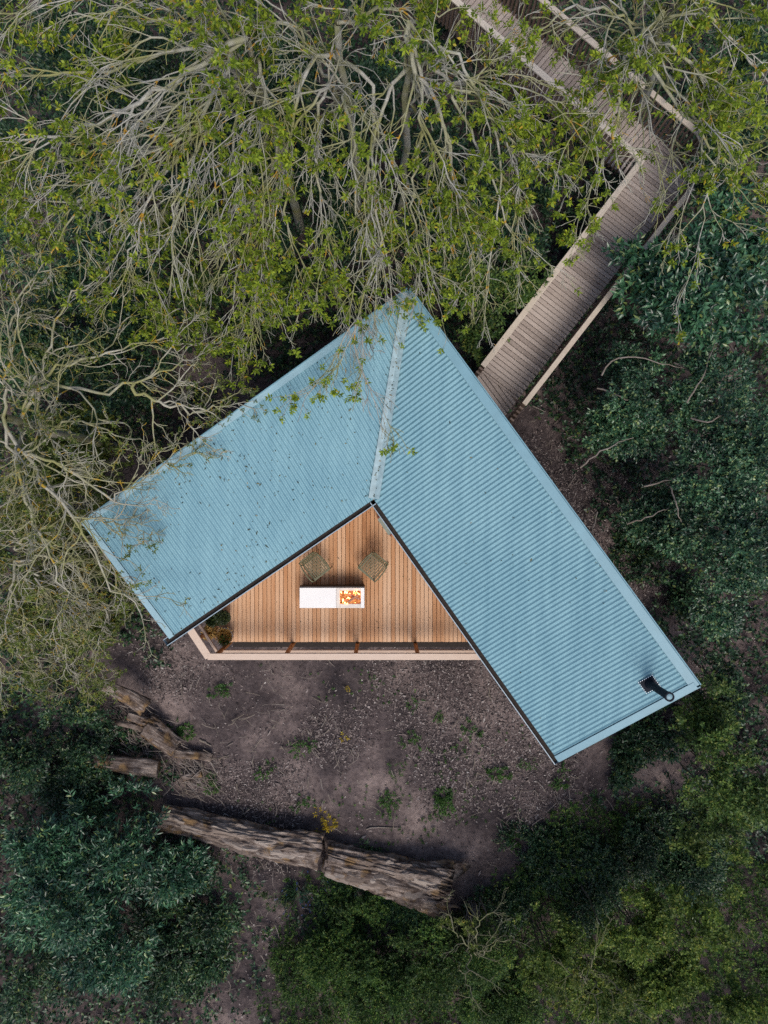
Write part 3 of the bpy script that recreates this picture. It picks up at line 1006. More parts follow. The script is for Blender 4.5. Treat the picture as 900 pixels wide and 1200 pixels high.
def armchair(label, loc, rz):
    """front faces local -Y"""
    c = thing('garden_armchair', label, 'chair', loc, rz, 'olive metal armchairs on the terrace')
    mt = MAT['chair']
    hw_, hd = 0.235, 0.225
    for i in range(9):
        xx = -0.195 + i * 0.39 / 8
        V = box_verts((xx, -0.01, 0.43), (1, 0, 0), (0, 1, 0), (0, 0, 1), (0.013, 0.205, 0.008))
        pyd('seat_slat', V, BOXF, mt, c)
    bar_tube('seat_frame', [(-0.225, -0.225, 0.425), (0.225, -0.225, 0.425), (0.225, 0.2, 0.42), (-0.225, 0.2, 0.42), (-0.225, -0.225, 0.425)], 0.014, c, mt)
    pyd('front_apron', box_verts((0, -0.238, 0.415), (1, 0, 0), (0, 1, 0), (0, 0, 1), (0.235, 0.02, 0.022)), BOXF, mt, c)
    for i in range(7):
        xx = -0.17 + i * 0.34 / 6
        V = [(xx - .02, 0.20, 0.46), (xx + .02, 0.20, 0.46), (xx + .02, 0.215, 0.46), (xx - .02, 0.215, 0.46), (xx - .02, 0.285, 0.82), (xx + .02, 0.285, 0.82), (xx + .02, 0.30, 0.82), (xx - .02, 0.30, 0.82)]
        pyd('back_slat', V, BOXF, mt, c)
    bar_tube('back_frame', [(-0.225, 0.2, 0.42), (-0.225, 0.25, 0.65), (-0.215, 0.29, 0.80), (-0.17, 0.30, 0.84), (0.17, 0.30, 0.84), (0.215, 0.29, 0.80), (0.225, 0.25, 0.65), (0.225, 0.2, 0.42)], 0.014, c, mt)
    for s_ in (-1, 1):
        bar_tube('armrest', [(s_ * 0.225, 0.26, 0.66), (s_ * 0.262, 0.1, 0.655), (s_ * 0.27, -0.1, 0.645), (s_ * 0.255, -0.22, 0.635), (s_ * 0.242, -0.235, 0.60)], 0.016, c, mt)
        bar_tube('leg', [(s_ * 0.242, -0.235, 0.60), (s_ * 0.235, -0.235, 0.42), (s_ * 0.245, -0.25, 0.0)], 0.014, c, mt)
        bar_tube('leg', [(s_ * 0.225, 0.2, 0.42), (s_ * 0.235, 0.28, 0.0)], 0.014, c, mt)
    c.scale = (.88, .88, .92)
    return c


ca = P(370, 664, 1.42); cb = P(437, 664, 1.42)
armchair('olive metal slatted armchair facing the white end of the fire table', (ca[0], ca[1], 1.0), math.radians(38))
armchair('olive metal slatted armchair facing the burning end of the fire table', (cb[0], cb[1], 1.0), math.radians(-40))

# small bench against the cabin wall
bc = P(456, 613, 1.42)
bench = thing('bench', 'small sage grey bench half under the eave by the cabin wall', 'bench', (bc[0], bc[1], 1.0), math.atan2(dr[1], dr[0]))
for i in range(3):
    pyd('seat_plank', box_verts((0, -0.11 + i * 0.088, 0.42), (1, 0, 0), (0, 1, 0), (0, 0, 1), (0.20, 0.042, 0.015)), BOXF, MAT['bench'], bench)
for sx in (-1, 1):
    for sy in (-1, 1):
        beam('leg', (sx * 0.22, -0.02 + sy * 0.1, 0), (sx * 0.22, -0.02 + sy * 0.1, 0.43), 0.035, 0.035, MAT['terra'], bench, up=(0, 1, 0))
    beam('stretcher', (sx * 0.22, -0.11, 0.40), (sx * 0.22, 0.07, 0.40), 0.03, 0.03, MAT['terra'], bench)


# potted plants in the deck corner
def pot_plant(name, label, u_, v_, z_, pr_, ph, mat_pot, fol, cat='potted plant'):
    c_ = P(u_, v_, z_)
    t_ = thing(name, label, cat, (c_[0], c_[1], 1.0), 0)
    lathe('pot', [(pr_ * 0.72, 0.0), (pr_ * 0.95, ph * 0.55), (pr_, ph), (pr_ * 1.04, ph + 0.012), (pr_ * 0.9, ph + 0.012), (pr_ * 0.88, ph - 0.03)], mat_pot, 20, parent=t_)
    lathe('soil', [(pr_ * 0.86, ph - 0.05), (pr_ * 0.86, ph - 0.028), (0.01, ph - 0.024)], MAT['soil'], 16, parent=t_)
    fol(t_, pr_, ph)
    return t_


def ball_fol(t_, pr_, ph):
    M_ = 900
    d_ = unit(rng.normal(size=(M_, 3)))
    p_ = d_ * 0.125 * rng.uniform(0.7, 1, (M_, 1)) + np.array([0, 0, ph + 0.12])
    V, Fc = twig_leaves(p_, d_ + rng.normal(0, .3, (M_, 3)), 3, 0.03, 0.03, 0.016)
    o_ = mesh_np('foliage', V, Fc, MAT['lf_pot'], t_); o_['kind'] = 'stuff'
    V, Fc = tubes(np.array([[[0, 0, ph - 0.03], [0, 0.004, ph + 0.06], [0, 0, ph + 0.12]]]), np.full((1, 3), 0.012), 5)
    mesh_np('stem', V, Fc, MAT['bark3'], t_)


def straw_fol(t_, pr_, ph):
    M_ = 800
    r_ = np.sqrt(rng.random(M_)) * pr_ * 0.85; a_ = rng.uniform(0, 6.28, M_)
    p_ = np.stack([r_ * np.cos(a_), r_ * np.sin(a_), np.full(M_, ph - 0.02)], 1)
    d_ = np.stack([np.cos(a_) * r_ / pr_ * .7, np.sin(a_) * r_ / pr_ * .7, np.full(M_, 1.0)], 1) + rng.normal(0, .35, (M_, 3))
    V, Fc = leaf_quick(p_, d_, rng.normal(size=(M_, 3)), rng.uniform(.05, .11, M_), np.full(M_, .016))
    o_ = mesh_np('foliage', V, Fc, MAT['lf_straw'], t_); o_['kind'] = 'stuff'
    V, Fc = leaf_quick(p_[:60] * .5 + np.array([0, -.1, ph * .5]), d_[:60], rng.normal(size=(60, 3)), rng.uniform(.08, .16, 60), np.full(60, .03))
    mesh_np('trailing_leaves', V, Fc, MAT['lf_weed'], t_)['kind'] = 'stuff'


def leafy_fol(mat_):
    def f_(t_, pr_, ph):
        M_ = 45
        a_ = rng.uniform(0, 6.28, M_)
        d_ = np.stack([np.cos(a_), np.sin(a_), rng.uniform(.3, 1.8, M_)], 1)
        p_ = np.stack([np.cos(a_) * .02, np.sin(a_) * .02, ph + rng.uniform(-.03, .1, M_)], 1)
        V, Fc = twig_leaves(p_, d_, 6, 0.12, 0.09, 0.038, quick=False)
        o_ = mesh_np('foliage', V, Fc, mat_, t_); o_['kind'] = 'stuff'
    return f_


pot_plant('potted_plant', 'dark round clipped bush in a small pot under the eave edge', 261, 724, 1.35, 0.10, 0.2, MAT['pot'], ball_fol)
pot_plant('potted_plant', 'wide grey pot of straw coloured grass in the deck corner', 262, 746, 1.35, 0.17, 0.27, MAT['pot'], straw_fol)
pot_plant('potted_plant', 'leafy dark green plant in terracotta pot beside the clipped bush', 248, 727, 1.35, 0.09, 0.18, MAT['terra'], leafy_fol(MAT['lf_pot']))
pot_plant('potted_plant', 'small brownish leafy plant in terracotta pot against the side railing', 245, 742, 1.3, 0.08, 0.16, MAT['terra'], leafy_fol(MAT['lf_straw']))

# ------------------------------------------------------------------ vegetation engine
def resample(pts, k, jit):
    pts = np.array(pts, float)
    d_ = np.concatenate([[0], np.cumsum(np.linalg.norm(np.diff(pts, axis=0), axis=1))])
    s_ = np.linspace(0, d_[-1], k)
    out = np.stack([np.interp(s_, d_, pts[:, i]) for i in range(3)], 1)
    sm = out.copy()
    for _ in range(2):
        sm[1:-1] = 0.25 * sm[:-2] + 0.5 * sm[1:-1] + 0.25 * sm[2:]
    nz = rng.normal(0, jit, (k, 3)); nz[0] = 0
    return sm + nz


def grow(par, parR, parL, m_, k, ratio, ang, jit, trop, tmin=0.12, rfrac=0.62, tip=0.003, flat=0.6):
    """children of each parent branch. par (B,kp,3)"""
    B, kp, _ = par.shape
    t_ = np.clip(rng.uniform(tmin, 1.0, (B, m_)), 0, 0.999)
    t_[:, 0] = 0.985
    x_ = t_ * (kp - 1)
    i_ = np.floor(x_).astype(int); f_ = (x_ - i_)[..., None]
    bi = np.arange(B)[:, None]
    base = par[bi, i_] * (1 - f_) + par[bi, np.minimum(i_ + 1, kp - 1)] * f_
    tan = unit(par[bi, np.minimum(i_ + 1, kp - 1)] - par[bi, i_])
    rr_ = parR[bi, i_] * (1 - f_[..., 0]) + parR[bi, np.minimum(i_ + 1, kp - 1)] * f_[..., 0]
    n_ = B * m_
    base = base.reshape(n_, 3); tan = tan.reshape(n_, 3)
    rv = rng.normal(size=(n_, 3)); rv[:, 2] *= flat
    perp = unit(rv - (rv * tan).sum(-1, keepdims=True) * tan)
    a_ = np.abs(rng.normal(ang, 0.2, n_))
    a_.reshape(B, m_)[:, 0] *= 0.35
    d_ = np.cos(a_)[:, None] * tan + np.sin(a_)[:, None] * perp
    L_ = (parL[:, None] * ratio * (1.0 - 0.45 * t_) * rng.uniform(0.55, 1.25, (B, m_))).reshape(n_)
    step = L_ / (k - 1)
    out = np.empty((n_, k, 3)); out[:, 0] = base
    for j in range(1, k):
        d_ = unit(d_ + rng.normal(0, jit, (n_, 3)) + trop)
        out[:, j] = out[:, j - 1] + d_ * step[:, None]
    r0 = np.minimum(rr_.reshape(n_) * rfrac, 0.005 + L_ * 0.009)
    R = r0[:, None] * np.linspace(1, 0.3, k)[None] + tip * np.linspace(0.4, 1, k)[None]
    return out, R, L_


def branchy_tree(name, label, limbs, trunk, z_hub, bark, leafm, cfg, cat='tree', group=None):
    """limbs: lists of (u,v,z[,r0]); trunk: (u,v,z top) -> vertical leaning trunk to the ground"""
    tp = P(*trunk)
    base = tp.copy(); base[:2] += np.array(cfg.get('lean', (0, 0))); base[2] = -0.15
    t_ = thing(name, label, cat, base, 0, group)
    acc = Acc()
    off_ = base
    tr = resample([base, (base * .6 + tp * .4) + np.array([.08, -.05, 0]), tp], 10, 0.03)
    tra = np.array([tr]); r_tr = np.linspace(cfg.get('rt', .16), cfg.get('rt2', .08), 10)[None]
    V, Fc = tubes(tra - off_, r_tr, 8)
    mesh_np('trunk', V, Fc, bark, t_, smooth=True)
    L0 = []; R0 = []
    for lb in limbs:
        near = None
        pts = [P(u_, v_, z_) for u_, v_, z_ in lb['p']]
        if lb.get('hub', True): pts = [tr[rng.integers(6, 10)]] + pts
        else:
            allp = np.concatenate(L0)
            pts = [allp[np.argmin(np.linalg.norm(allp - pts[0], axis=1))]] + pts
        L0.append(resample(pts, 18, cfg.get('j0', 0.035)))
        R0.append(np.linspace(1, 0, 18) ** .8 * lb.get('r', 0.05) * cfg.get('rs', .44) + .009)
    L0 = np.array(L0); R0 = np.array(R0)
    len0 = np.linalg.norm(np.diff(L0, axis=1), axis=2).sum(1)
    V, Fc = tubes(L0 - off_, R0, 7); acc.add(V, Fc)
    trop = np.array(cfg.get('trop', (0, 0, -0.03)))
    m1, m2, m3 = cfg['m']
    a1_, r1, l1 = grow(L0, R0, len0, m1, 9, cfg.get('ra', .42), cfg.get('ang', .55), cfg.get('jit', .14), trop, tmin=cfg.get('tmin', .15))
    V, Fc = tubes(a1_ - off_, r1, 5); acc.add(V, Fc)
    a2_, r2, l2 = grow(a1_, r1, l1, m2, 6, .5, cfg.get('ang', .55), cfg.get('jit', .14) * 1.2, trop)
    V, Fc = tubes(a2_ - off_, r2, 4); acc.add(V, Fc)
    a3_, r3, l3 = grow(a2_, r2, l2, m3, 4, .55, .6, .2, trop, tip=cfg.get('tip', 0.0035))
    keep = rng.random(len(a3_)) < cfg.get('keep3', 1.0)
    a3_, r3 = a3_[keep], r3[keep]
    V, Fc = tubes(a3_ - off_, r3, 3); acc.add(V, Fc)
    acc.build('branches', bark, t_, smooth=True)['kind'] = 'stuff'
    # leaf tufts at a share of the twig tips, in patches
    tip = a3_[:, -1]
    msk = vnoise(tip * 1.1 + 50, cfg.get('seed', 1))
    sel = rng.random(len(tip)) < np.clip((msk - cfg.get('lthr', .45)) * 3.0 + cfg.get('lp', .25), 0, 1)
    tp_, td_ = tip[sel], unit(tip[sel] - a3_[sel, -2]) + np.array([0, 0, .5])
    V, Fc = twig_leaves(tp_ - off_, td_, cfg.get('nl', 11), cfg.get('tl', .08), cfg.get('ll', .078), cfg.get('lw', .032), ang=1.25, jit=.5)
    if len(V): mesh_np('crown', V, Fc, leafm, t_)['kind'] = 'stuff'
    return t_


def shrub(name, label, lobes, leafm, dens, leaf, lai=3.0, bark=None, cat='shrub', group=None, gap=0.42, gs=1.3, nl=7, tl=0.16, quick=True, stems=14, trunk_r=0.025, upd=0.35, low=0.15, seed=1, ang=.95, upb=.8):
    """lobes: (u, v, z_top, radius_px at z, flatten) ; dens twigs per m2 of lobe footprint"""
    cs = []
    for lb in lobes:
        u_, v_, zt, rp = lb[:4]
        fl = lb[4] if len(lb) > 4 else 0.7
        sc_ = (CAMZ - zt) / F
        r_ = rp * sc_
        rz_ = min(r_ * fl, zt - 0.05) if zt < 3 else r_ * fl
        c_ = P(u_, v_, zt); c_[2] = zt - rz_
        for k2 in range(7):
            a2 = rng.uniform(0, 6.28); q2 = math.sqrt(rng.random()) * .72 * r_
            rs = r_ * rng.uniform(.30, .52)
            c2 = c_ + np.array([q2 * math.cos(a2), q2 * math.sin(a2), 0])
            top = zt - rz_ * (q2 / r_) ** 2 * .9 - rng.uniform(0, .35) * rz_
            rz2 = min(rs * .8, max(top - .05, .12))
            c2[2] = top - rz2
            cs.append((c2, rs, rz2))
    mean = np.mean([c[0] for c in cs], 0)
    base = np.array([mean[0], mean[1], 0.0]); base[2] = float(ground_z(base[0], base[1])[0]) - 0.05
    t_ = thing(name, label, cat, base, 0, group)
    TP, TD = [], []
    for ci_, (c_, r_, rz_) in enumerate(cs):
        M_ = int(lai * math.pi * r_ * r_ * 1.1 / (nl * .5 * leaf[0] * leaf[1]))
        d_ = unit(rng.normal(size=(M_, 3)))
        d_[:, 2] = np.abs(d_[:, 2]) * 1.0 - low * rng.random(M_)
        d_ = unit(d_)
        rad = rng.uniform(0.45, 1.0, M_) ** 0.6
        rad *= 0.78 + 0.44 * vnoise(d_ * 2.2 + ci_ * 7.1, seed + 11)
        p_ = c_ + d_ * rad[:, None] * np.array([r_, r_, rz_])
        TP.append(p_); TD.append(unit(d_ * np.array([1, 1, 0.8]) + np.array([0, 0, upd]) + rng.normal(0, .35, (M_, 3))))
    TP = np.concatenate(TP); TD = np.concatenate(TD)
    nz = 0.6 * vnoise(TP * gs + 20, seed) + 0.4 * vnoise(TP * gs * 2.7 + 5, seed + 3)
    k_ = (nz > gap) & (TP[:, 2] > 0.05)
    TP, TD = TP[k_], TD[k_]
    V, Fc = twig_leaves(TP - base, TD, nl, tl, leaf[0], leaf[1], quick=quick, ang=ang, upb=upb)
    mesh_np('foliage', V, Fc, leafm, t_)['kind'] = 'stuff'
    # stems from the base out to some of the twigs
    bark = bark or MAT['bark3']
    if stems and len(TP):
        idx = rng.choice(len(TP), min(len(TP), stems), replace=False)
        e_ = TP[idx]
        cidx = np.array([np.argmin([np.linalg.norm(p - c[0]) for c in cs]) for p in e_])
        root = np.array([[cs[i][0][0], cs[i][0][1], base[2]] for i in cidx]) * 0.75 + base * 0.25 + rng.normal(0, .06, (len(e_), 3)) * np.array([1, 1, 0])
        root[:, 2] = ground_z(root[:, 0], root[:, 1]) - .05
        tt = np.linspace(0, 1, 8)[None, :, None]
        mid_ = root * .35 + e_ * .65; mid_[:, 2] = e_[:, 2] * .45
        path = (1 - tt) ** 2 * root[:, None] + 2 * tt * (1 - tt) * mid_[:, None] + tt ** 2 * e_[:, None] + rng.normal(0, .02, (len(e_), 8, 3))
        R = np.linspace(trunk_r, 0.008, 8)[None] * rng.uniform(.4, 1, (len(e_), 1))
        V, Fc = tubes(path - base, R, 5)
        mesh_np('stems', V, Fc, bark, t_, smooth=True)['kind'] = 'stuff'
    return t_


# ------------------------------------------------------------------ tall trees over the boardwalk and the roof's edge
def LB(*p, r=0.05, hub=True): return dict(p=list(p), r=r, hub=hub)


cfgA = dict(m=(13, 7, 5), keep3=.62, rt=.10, rt2=.055, seed=4, ra=.48, ang=.5, jit=.13, trop=(-.02, -.05, -.02), lp=.36, lthr=.45)
branchy_tree('ash_tree', 'bare-limbed ash with pale grey branches sweeping away from the boardwalk, fresh lime tufts', [
    LB((240, 75, 6.6), (180, 118, 6.5), (125, 140, 6.3), (50, 162, 6.0), (0, 176, 5.8), r=.075),
    LB((245, 52, 6.8), (190, 60, 6.6), (150, 78, 6.4), (80, 88, 6.2), (-10, 85, 6), r=.06),
    LB((225, 120, 6.2), (190, 180, 5.9), (150, 225, 5.6), (70, 235, 5.2), (15, 243, 5), r=.055),
    LB((235, 140, 6.1), (195, 200, 5.6), (175, 235, 5.3), (160, 290, 5), (143, 325, 4.7), r=.05),
    LB((283, 110, 6.2), (270, 165, 5.9), (274, 200, 5.6), (290, 240, 5.2), (297, 335, 4.6), r=.05),
    LB((240, 150, 6), (205, 235, 5.4), (203, 300, 4.9), (200, 340, 4.6), r=.04),
    LB((250, 35, 7), (205, 18, 6.9), (150, 30, 6.7), (90, 20, 6.5), r=.05),
    LB((305, 70, 6.4), (312, 130, 6), (330, 170, 5.7), (305, 235, 5.2), (310, 300, 4.8), r=.045),
    LB((255, 20, 7), (180, -20, 7), (100, -30, 6.8), (20, 20, 6.5), r=.05),
    LB((230, 160, 6.2), (130, 190, 5.8), (90, 250, 5.4), (60, 300, 5.0), r=.045),
], (285, 40, 6.6), 6.6, MAT['bark'], MAT['lf_lime'], cfgA, group='tall ash trees above the boardwalk')

cfgB = dict(m=(13, 7, 5), keep3=.62, rt=.09, rt2=.05, seed=9, ra=.48, ang=.5, jit=.13, trop=(.0, -.06, -.03), lp=.28, lthr=.47)
branchy_tree('ash_tree', 'bare-limbed ash hanging thin pale twigs and leaf sprigs over the roof corner', [
    LB((345, 22, 6.7), (300, 26, 6.6), (260, 20, 6.5), r=.06),
    LB((370, 55, 6.4), (350, 110, 6.1), (335, 160, 5.8), (330, 230, 5.4), (345, 310, 4.9), r=.055),
    LB((398, 90, 6.2), (405, 130, 5.9), (412, 170, 5.7), (418, 250, 5.2), (425, 320, 5.0), r=.05),
    LB((430, 75, 6.3), (440, 130, 5.9), (435, 200, 5.5), (450, 280, 5.2), (430, 345, 5.2), (408, 395, 5.3), (418, 425, 5.2), r=.05),
    LB((440, 8, 6.8), (480, 5, 6.8), (520, 15, 6.6), r=.045),
    LB((380, 100, 6.1), (365, 180, 5.6), (380, 260, 5.1), (395, 330, 4.9), r=.045),
    LB((385, 90, 6.2), (320, 190, 5.6), (290, 280, 5), (270, 350, 4.7), r=.04),
], (397, 28, 6.7), 6.7, MAT['bark'], MAT['lf_lime'], cfgB, group='tall ash trees above the boardwalk')

cfgC = dict(m=(10, 6, 5), keep3=.62, rt=.08, rt2=.045, seed=15, ra=.48, ang=.55, jit=.14, trop=(.0, -.05, -.02), lp=.24, lthr=.47)
branchy_tree('ash_tree', 'bare-limbed ash forking beside the inner bend of the boardwalk, pale zigzag limbs', [
    LB((474, 65, 6.5), (490, 90, 6.3), (515, 120, 6.1), (525, 160, 5.8), (520, 230, 5.3), (500, 260, 5.1), r=.065),
    LB((500, 85, 6.4), (545, 120, 6.2), (558, 85, 6.4), (585, 62, 6.4), r=.045),
    LB((450, 110, 6.1), (440, 160, 5.8), (432, 220, 5.4), (460, 290, 4.9), r=.05),
    LB((525, 155, 5.9), (530, 230, 5.3), (548, 290, 4.9), r=.05),
    LB((510, 70, 6.4), (540, 130, 6.0), (565, 190, 5.6), (590, 240, 5.3), (600, 290, 5), r=.045),
    LB((530, 60, 6.5), (575, 130, 6.1), (610, 200, 5.6), (600, 270, 5.1), r=.04),
    LB((500, 110, 6.1), (490, 180, 5.6), (480, 250, 5.1), (500, 320, 4.7), r=.045),
    LB((560, 90, 6.2), (590, 190, 5.6), (580, 270, 5.1), (570, 330, 4.7), r=.04),
], (478, 30, 6.7), 6.7, MAT['bark'], MAT['lf_lime'], cfgC, group='tall ash trees above the boardwalk')

cfgD = dict(lean=(2.1, 2.3), m=(10, 6, 5), keep3=.8, rt=.09, rt2=.05, seed=21, ra=.48, ang=.6, jit=.15, trop=(.02, -.04, -.02), lp=.32, lthr=.46)
branchy_tree('ash_tree', 'leafier ash leaning over the outer bend of the boardwalk, long lichened limb', [
    LB((730, 60, 6.5), (727, 130, 6.1), (715, 165, 5.8), (698, 215, 5.4), (680, 250, 5.1), r=.05),
    LB((735, 50, 6.6), (765, 90, 6.5), (800, 135, 6.2), (830, 172, 5.9), (868, 200, 5.6), r=.065),
    LB((755, 40, 6.7), (800, 62, 6.6), (830, 95, 6.4), (865, 125, 6.2), r=.05),
    LB((690, 10, 6.7), (660, 5, 6.6), (640, 30, 6.4), (625, 70, 6.1), r=.035),
    LB((770, 20, 6.8), (830, 20, 6.7), (880, 60, 6.5), (910, 110, 6.2), r=.045),
    LB((790, 100, 6.3), (830, 170, 5.9), (835, 220, 5.5), (815, 262, 5.2), r=.045),
    LB((800, -5, 6.8), (860, -10, 6.7), (905, 20, 6.5), r=.04),
], (775, 10, 6.7), 6.7, MAT['bark'], MAT['lf_lime'], cfgD, group='tall ash trees above the boardwalk')

cfgE = dict(m=(11, 6, 4), keep3=.8, rt=.10, rt2=.06, seed=27, ra=.48, ang=.7, jit=.26, trop=(.02, .0, -.01), lp=.28, lthr=.48, ll=.055, lw=.022, nl=5, tl=.03)
branchy_tree('lichened_tree', 'crooked lichen-covered tree reaching bare twisted branches towards the far roof corner', [
    LB((38, 450, 5.2), (48, 435, 5.2), (80, 425, 5.1), (110, 420, 5.0), (150, 405, 4.9), (170, 398, 4.8), r=.06),
    LB((40, 452, 5.1), (90, 456, 5), (135, 458, 4.9), (160, 450, 4.8), (195, 430, 4.7), (230, 420, 4.6), r=.06),
    LB((150, 458, 4.8), (175, 465, 4.8), (205, 480, 4.7), (240, 480, 4.6), (275, 462, 4.5), r=.045, hub=False),
    LB((20, 530, 5.2), (60, 540, 5.1), (95, 560, 5), (122, 585, 4.9), (160, 590, 4.8), r=.06),
    LB((45, 505, 5.1), (75, 493, 5.1), (120, 500, 4.9), (160, 520, 4.7), r=.045),
    LB((50, 570, 5.1), (80, 590, 5), (95, 615, 4.9), (135, 690, 4.6), (168, 722, 4.4), r=.05),
    LB((30, 590, 5.0), (60, 650, 4.7), (80, 710, 4.4), r=.045),
    LB((60, 400, 5.1), (65, 370, 5.1), (90, 340, 5), (120, 330, 4.8), r=.04),
    LB((10, 400, 5.1), (20, 350, 5.1), (50, 310, 5), r=.04),
    LB((105, 604, 4.85), (130, 610, 4.62), (155, 616, 4.5), (172, 626, 4.42), r=.010, hub=False),
    LB((150, 568, 4.75), (180, 552, 4.62), (205, 538, 4.55), (225, 532, 4.5), r=.010, hub=False),
], (2, 490, 5.0), 5.0, MAT['bark2'], MAT['lf_olive'], cfgE)

cfgF = dict(m=(13, 8, 5), rt=.12, rt2=.07, seed=33, ra=.5, ang=.75, jit=.3, trop=(.01, -.01, -.05), lp=.5, lthr=.45, ll=.065, lw=.024, nl=6, tl=.04, tip=.004)
branchy_tree('willow_bush', 'dense olive grey willow bush of fine tangled twigs beside the roof gable', [
    LB((60, 650, 3.8), (95, 670, 3.5), (118, 700, 3.0), (130, 730, 2.6), r=.04),
    LB((45, 690, 3.7), (75, 720, 3.3), (95, 745, 2.9), (100, 770, 2.5), r=.04),
    LB((15, 690, 3.7), (30, 740, 3.2), (45, 780, 2.7), r=.04),
    LB((10, 640, 3.9), (60, 610, 3.8), (100, 640, 3.6), (130, 670, 3.2), r=.04),
    LB((-10, 700, 3.7), (-5, 750, 3.2), (5, 790, 2.6), r=.04),
    LB((30, 620, 3.9), (50, 580, 3.8), (80, 600, 3.5), r=.035),
    LB((0, 600, 3.9), (15, 560, 3.9), (30, 540, 3.7), r=.035),
    LB((70, 690, 3.6), (100, 710, 3.3), (100, 760, 2.8), r=.03),
    LB((40, 670, 3.9), (70, 720, 3.5), (80, 780, 2.8), r=.03),
], (20, 660, 3.6), 3.6, MAT['bark2'], MAT['lf_olive'], cfgF, cat='bush')

# ------------------------------------------------------------------ evergreen shrubs and understory
LT, LLm, LD, LM, LG = MAT['lf_teal'], MAT['lf_laurel'], MAT['lf_dark'], MAT['lf_mid'], MAT['lf_green']
small, med, big_, slim = (.075, .036), (.10, .045), (.155, .058), (.13, .036)
# right side
shrub('laurel_shrub', 'large glossy laurel with big teal leaves crowding the boardwalk rail', [(830, 290, 3.2, 58), (855, 340, 3.6, 70), (785, 345, 2.9, 48), (885, 270, 3.3, 60), (765, 305, 2.6, 34), (740, 290, 2.4, 20)], LLm, 42, big_, quick=False, nl=8, tl=.18, gap=.36, seed=2)
hol1 = shrub('holly_tree', 'dark teal evergreen beside the cabin wall facing the boardwalk, bare arching twigs within', [(795, 460, 3.2, 80), (745, 500, 2.5, 45), (850, 440, 3.5, 75), (770, 415, 2.4, 45), (880, 510, 3.2, 60)], LT, 80, small, cat='tree', nl=8, tl=.15, gap=.41, stems=22, seed=5, bark=MAT['stick'])
hol2 = shrub('holly_tree', 'dark teal evergreen between the long roof edge and the denser wood', [(840, 580, 3.4, 75), (880, 640, 3.6, 60), (790, 600, 2.4, 55), (860, 690, 2.8, 55)], LT, 80, small, cat='tree', nl=8, tl=.15, gap=.43, stems=18, seed=8)
shrub('bramble_thicket', 'low dark green thicket beside the flue end of the roof', [(840, 770, 1.4, 55), (880, 830, 1.8, 50), (800, 720, .8, 40), (770, 650, .6, 45)], LD, 60, med, nl=7, gap=.46, seed=12)
shrub('hazel_shrub', 'lighter green leafy shrub near the corner of the roof with the flue', [(870, 890, 3.0, 70), (890, 950, 3.2, 55), (850, 950, 2.4, 50), (845, 850, 2.0, 35)], LM, 80, small, nl=8, gap=.40, seed=14)
shrub('bramble_thicket', 'sparse dark bramble on bare soil past the gable with the flue', [(765, 880, .7, 45), (735, 905, .5, 35), (800, 850, .6, 35)], LD, 45, med, nl=6, gap=.50, seed=17, stems=12)
for par_, arcs in ((hol1, [((705, 440), (715, 420), (745, 417), (775, 425), (800, 431)), ((700, 455), (735, 468), (772, 469)), ((805, 472), (825, 440), (838, 400)), ((680, 548), (705, 527), (742, 512)), ((755, 570), (790, 560), (825, 541)), ((810, 490), (832, 497), (866, 470)), ((790, 425), (830, 445), (875, 460)), ((850, 395), (870, 430), (872, 460))]),
                    (hol2, [((735, 614), (760, 606), (784, 594)), ((785, 570), (792, 590), (798, 612)), ((700, 600), (690, 640), (700, 670)), ((830, 640), (850, 630), (895, 628))])):
    for arc in arcs:
        z0 = rng.uniform(2.3, 3.1)
        pts = resample([P(u_, v_, z0 + .25 * math.sin(3.1 * i / (len(arc) - 1))) for i, (u_, v_) in enumerate(arc)], 12, .012)
        V, Fc = tubes(pts[None] - np.array(par_.location), np.linspace(.017, .007, 12)[None], 6)
        mesh_np('branch', V, Fc, MAT['stick'], par_, smooth=True)
# bottom
shrub('thicket', 'shaded dark thicket behind the broad end of the fallen log', [(630, 1015, .6, 45), (690, 1040, .7, 75), (780, 1005, .8, 65), (590, 1075, .6, 40), (840, 1030, 1.0, 60)], LD, 85, (.065, .03), nl=7, gap=.42, seed=19, stems=10)
shrub('young_tree', 'bright yellow green sapling standing alone in the shaded thicket', [(640, 1115, 2.6, 50, .9), (625, 1090, 2.4, 30, .9), (650, 1150, 2.2, 40)], MAT['lf_sap'], 150, (.06, .034), lai=3.4, nl=7, tl=.1, gap=.40, stems=6, seed=23, cat='tree')
shrub('young_tree', 'green sapling with leafy spire between two broader trees past the thicket', [(750, 1130, 3.0, 60, .9), (735, 1085, 2.8, 32, .9), (790, 1160, 2.8, 50), (715, 1170, 2.3, 45)], MAT['lf_sap'], 140, (.06, .034), lai=3.4, nl=7, tl=.1, gap=.41, stems=6, seed=29, cat='tree')
shrub('young_tree', 'broad green tree beyond the sapling with the leafy spire', [(860, 1090, 3.4, 70, .8), (830, 1050, 2.8, 40), (890, 1160, 3.4, 60), (840, 1170, 3.0, 50)], MAT['lf_sap'], 130, (.065, .036), lai=3.4, nl=7, tl=.1, gap=.41, stems=6, seed=31, cat='tree')
shrub('thicket', 'dense green thicket of small leaves behind the middle of the fallen log', [(430, 1145, 1.2, 62), (365, 1155, 1.1, 50), (505, 1135, 1.4, 50), (470, 1190, 1.6, 60), (560, 1170, 1.5, 60), (400, 1095, .5, 35), (600, 1190, 1.3, 50)], LG, 130, (.06, .024), nl=8, tl=.12, gap=.40, seed=37, stems=14)
shrub('dry_bush', 'thin leafless-topped bush of pale twigs in the green thicket', [(570, 1130, 1.9, 35), (555, 1090, 1.5, 22)], LG, 60, (.05, .02), nl=4, gap=.45, stems=60, seed=38, bark=MAT['stick'], trunk_r=.018)
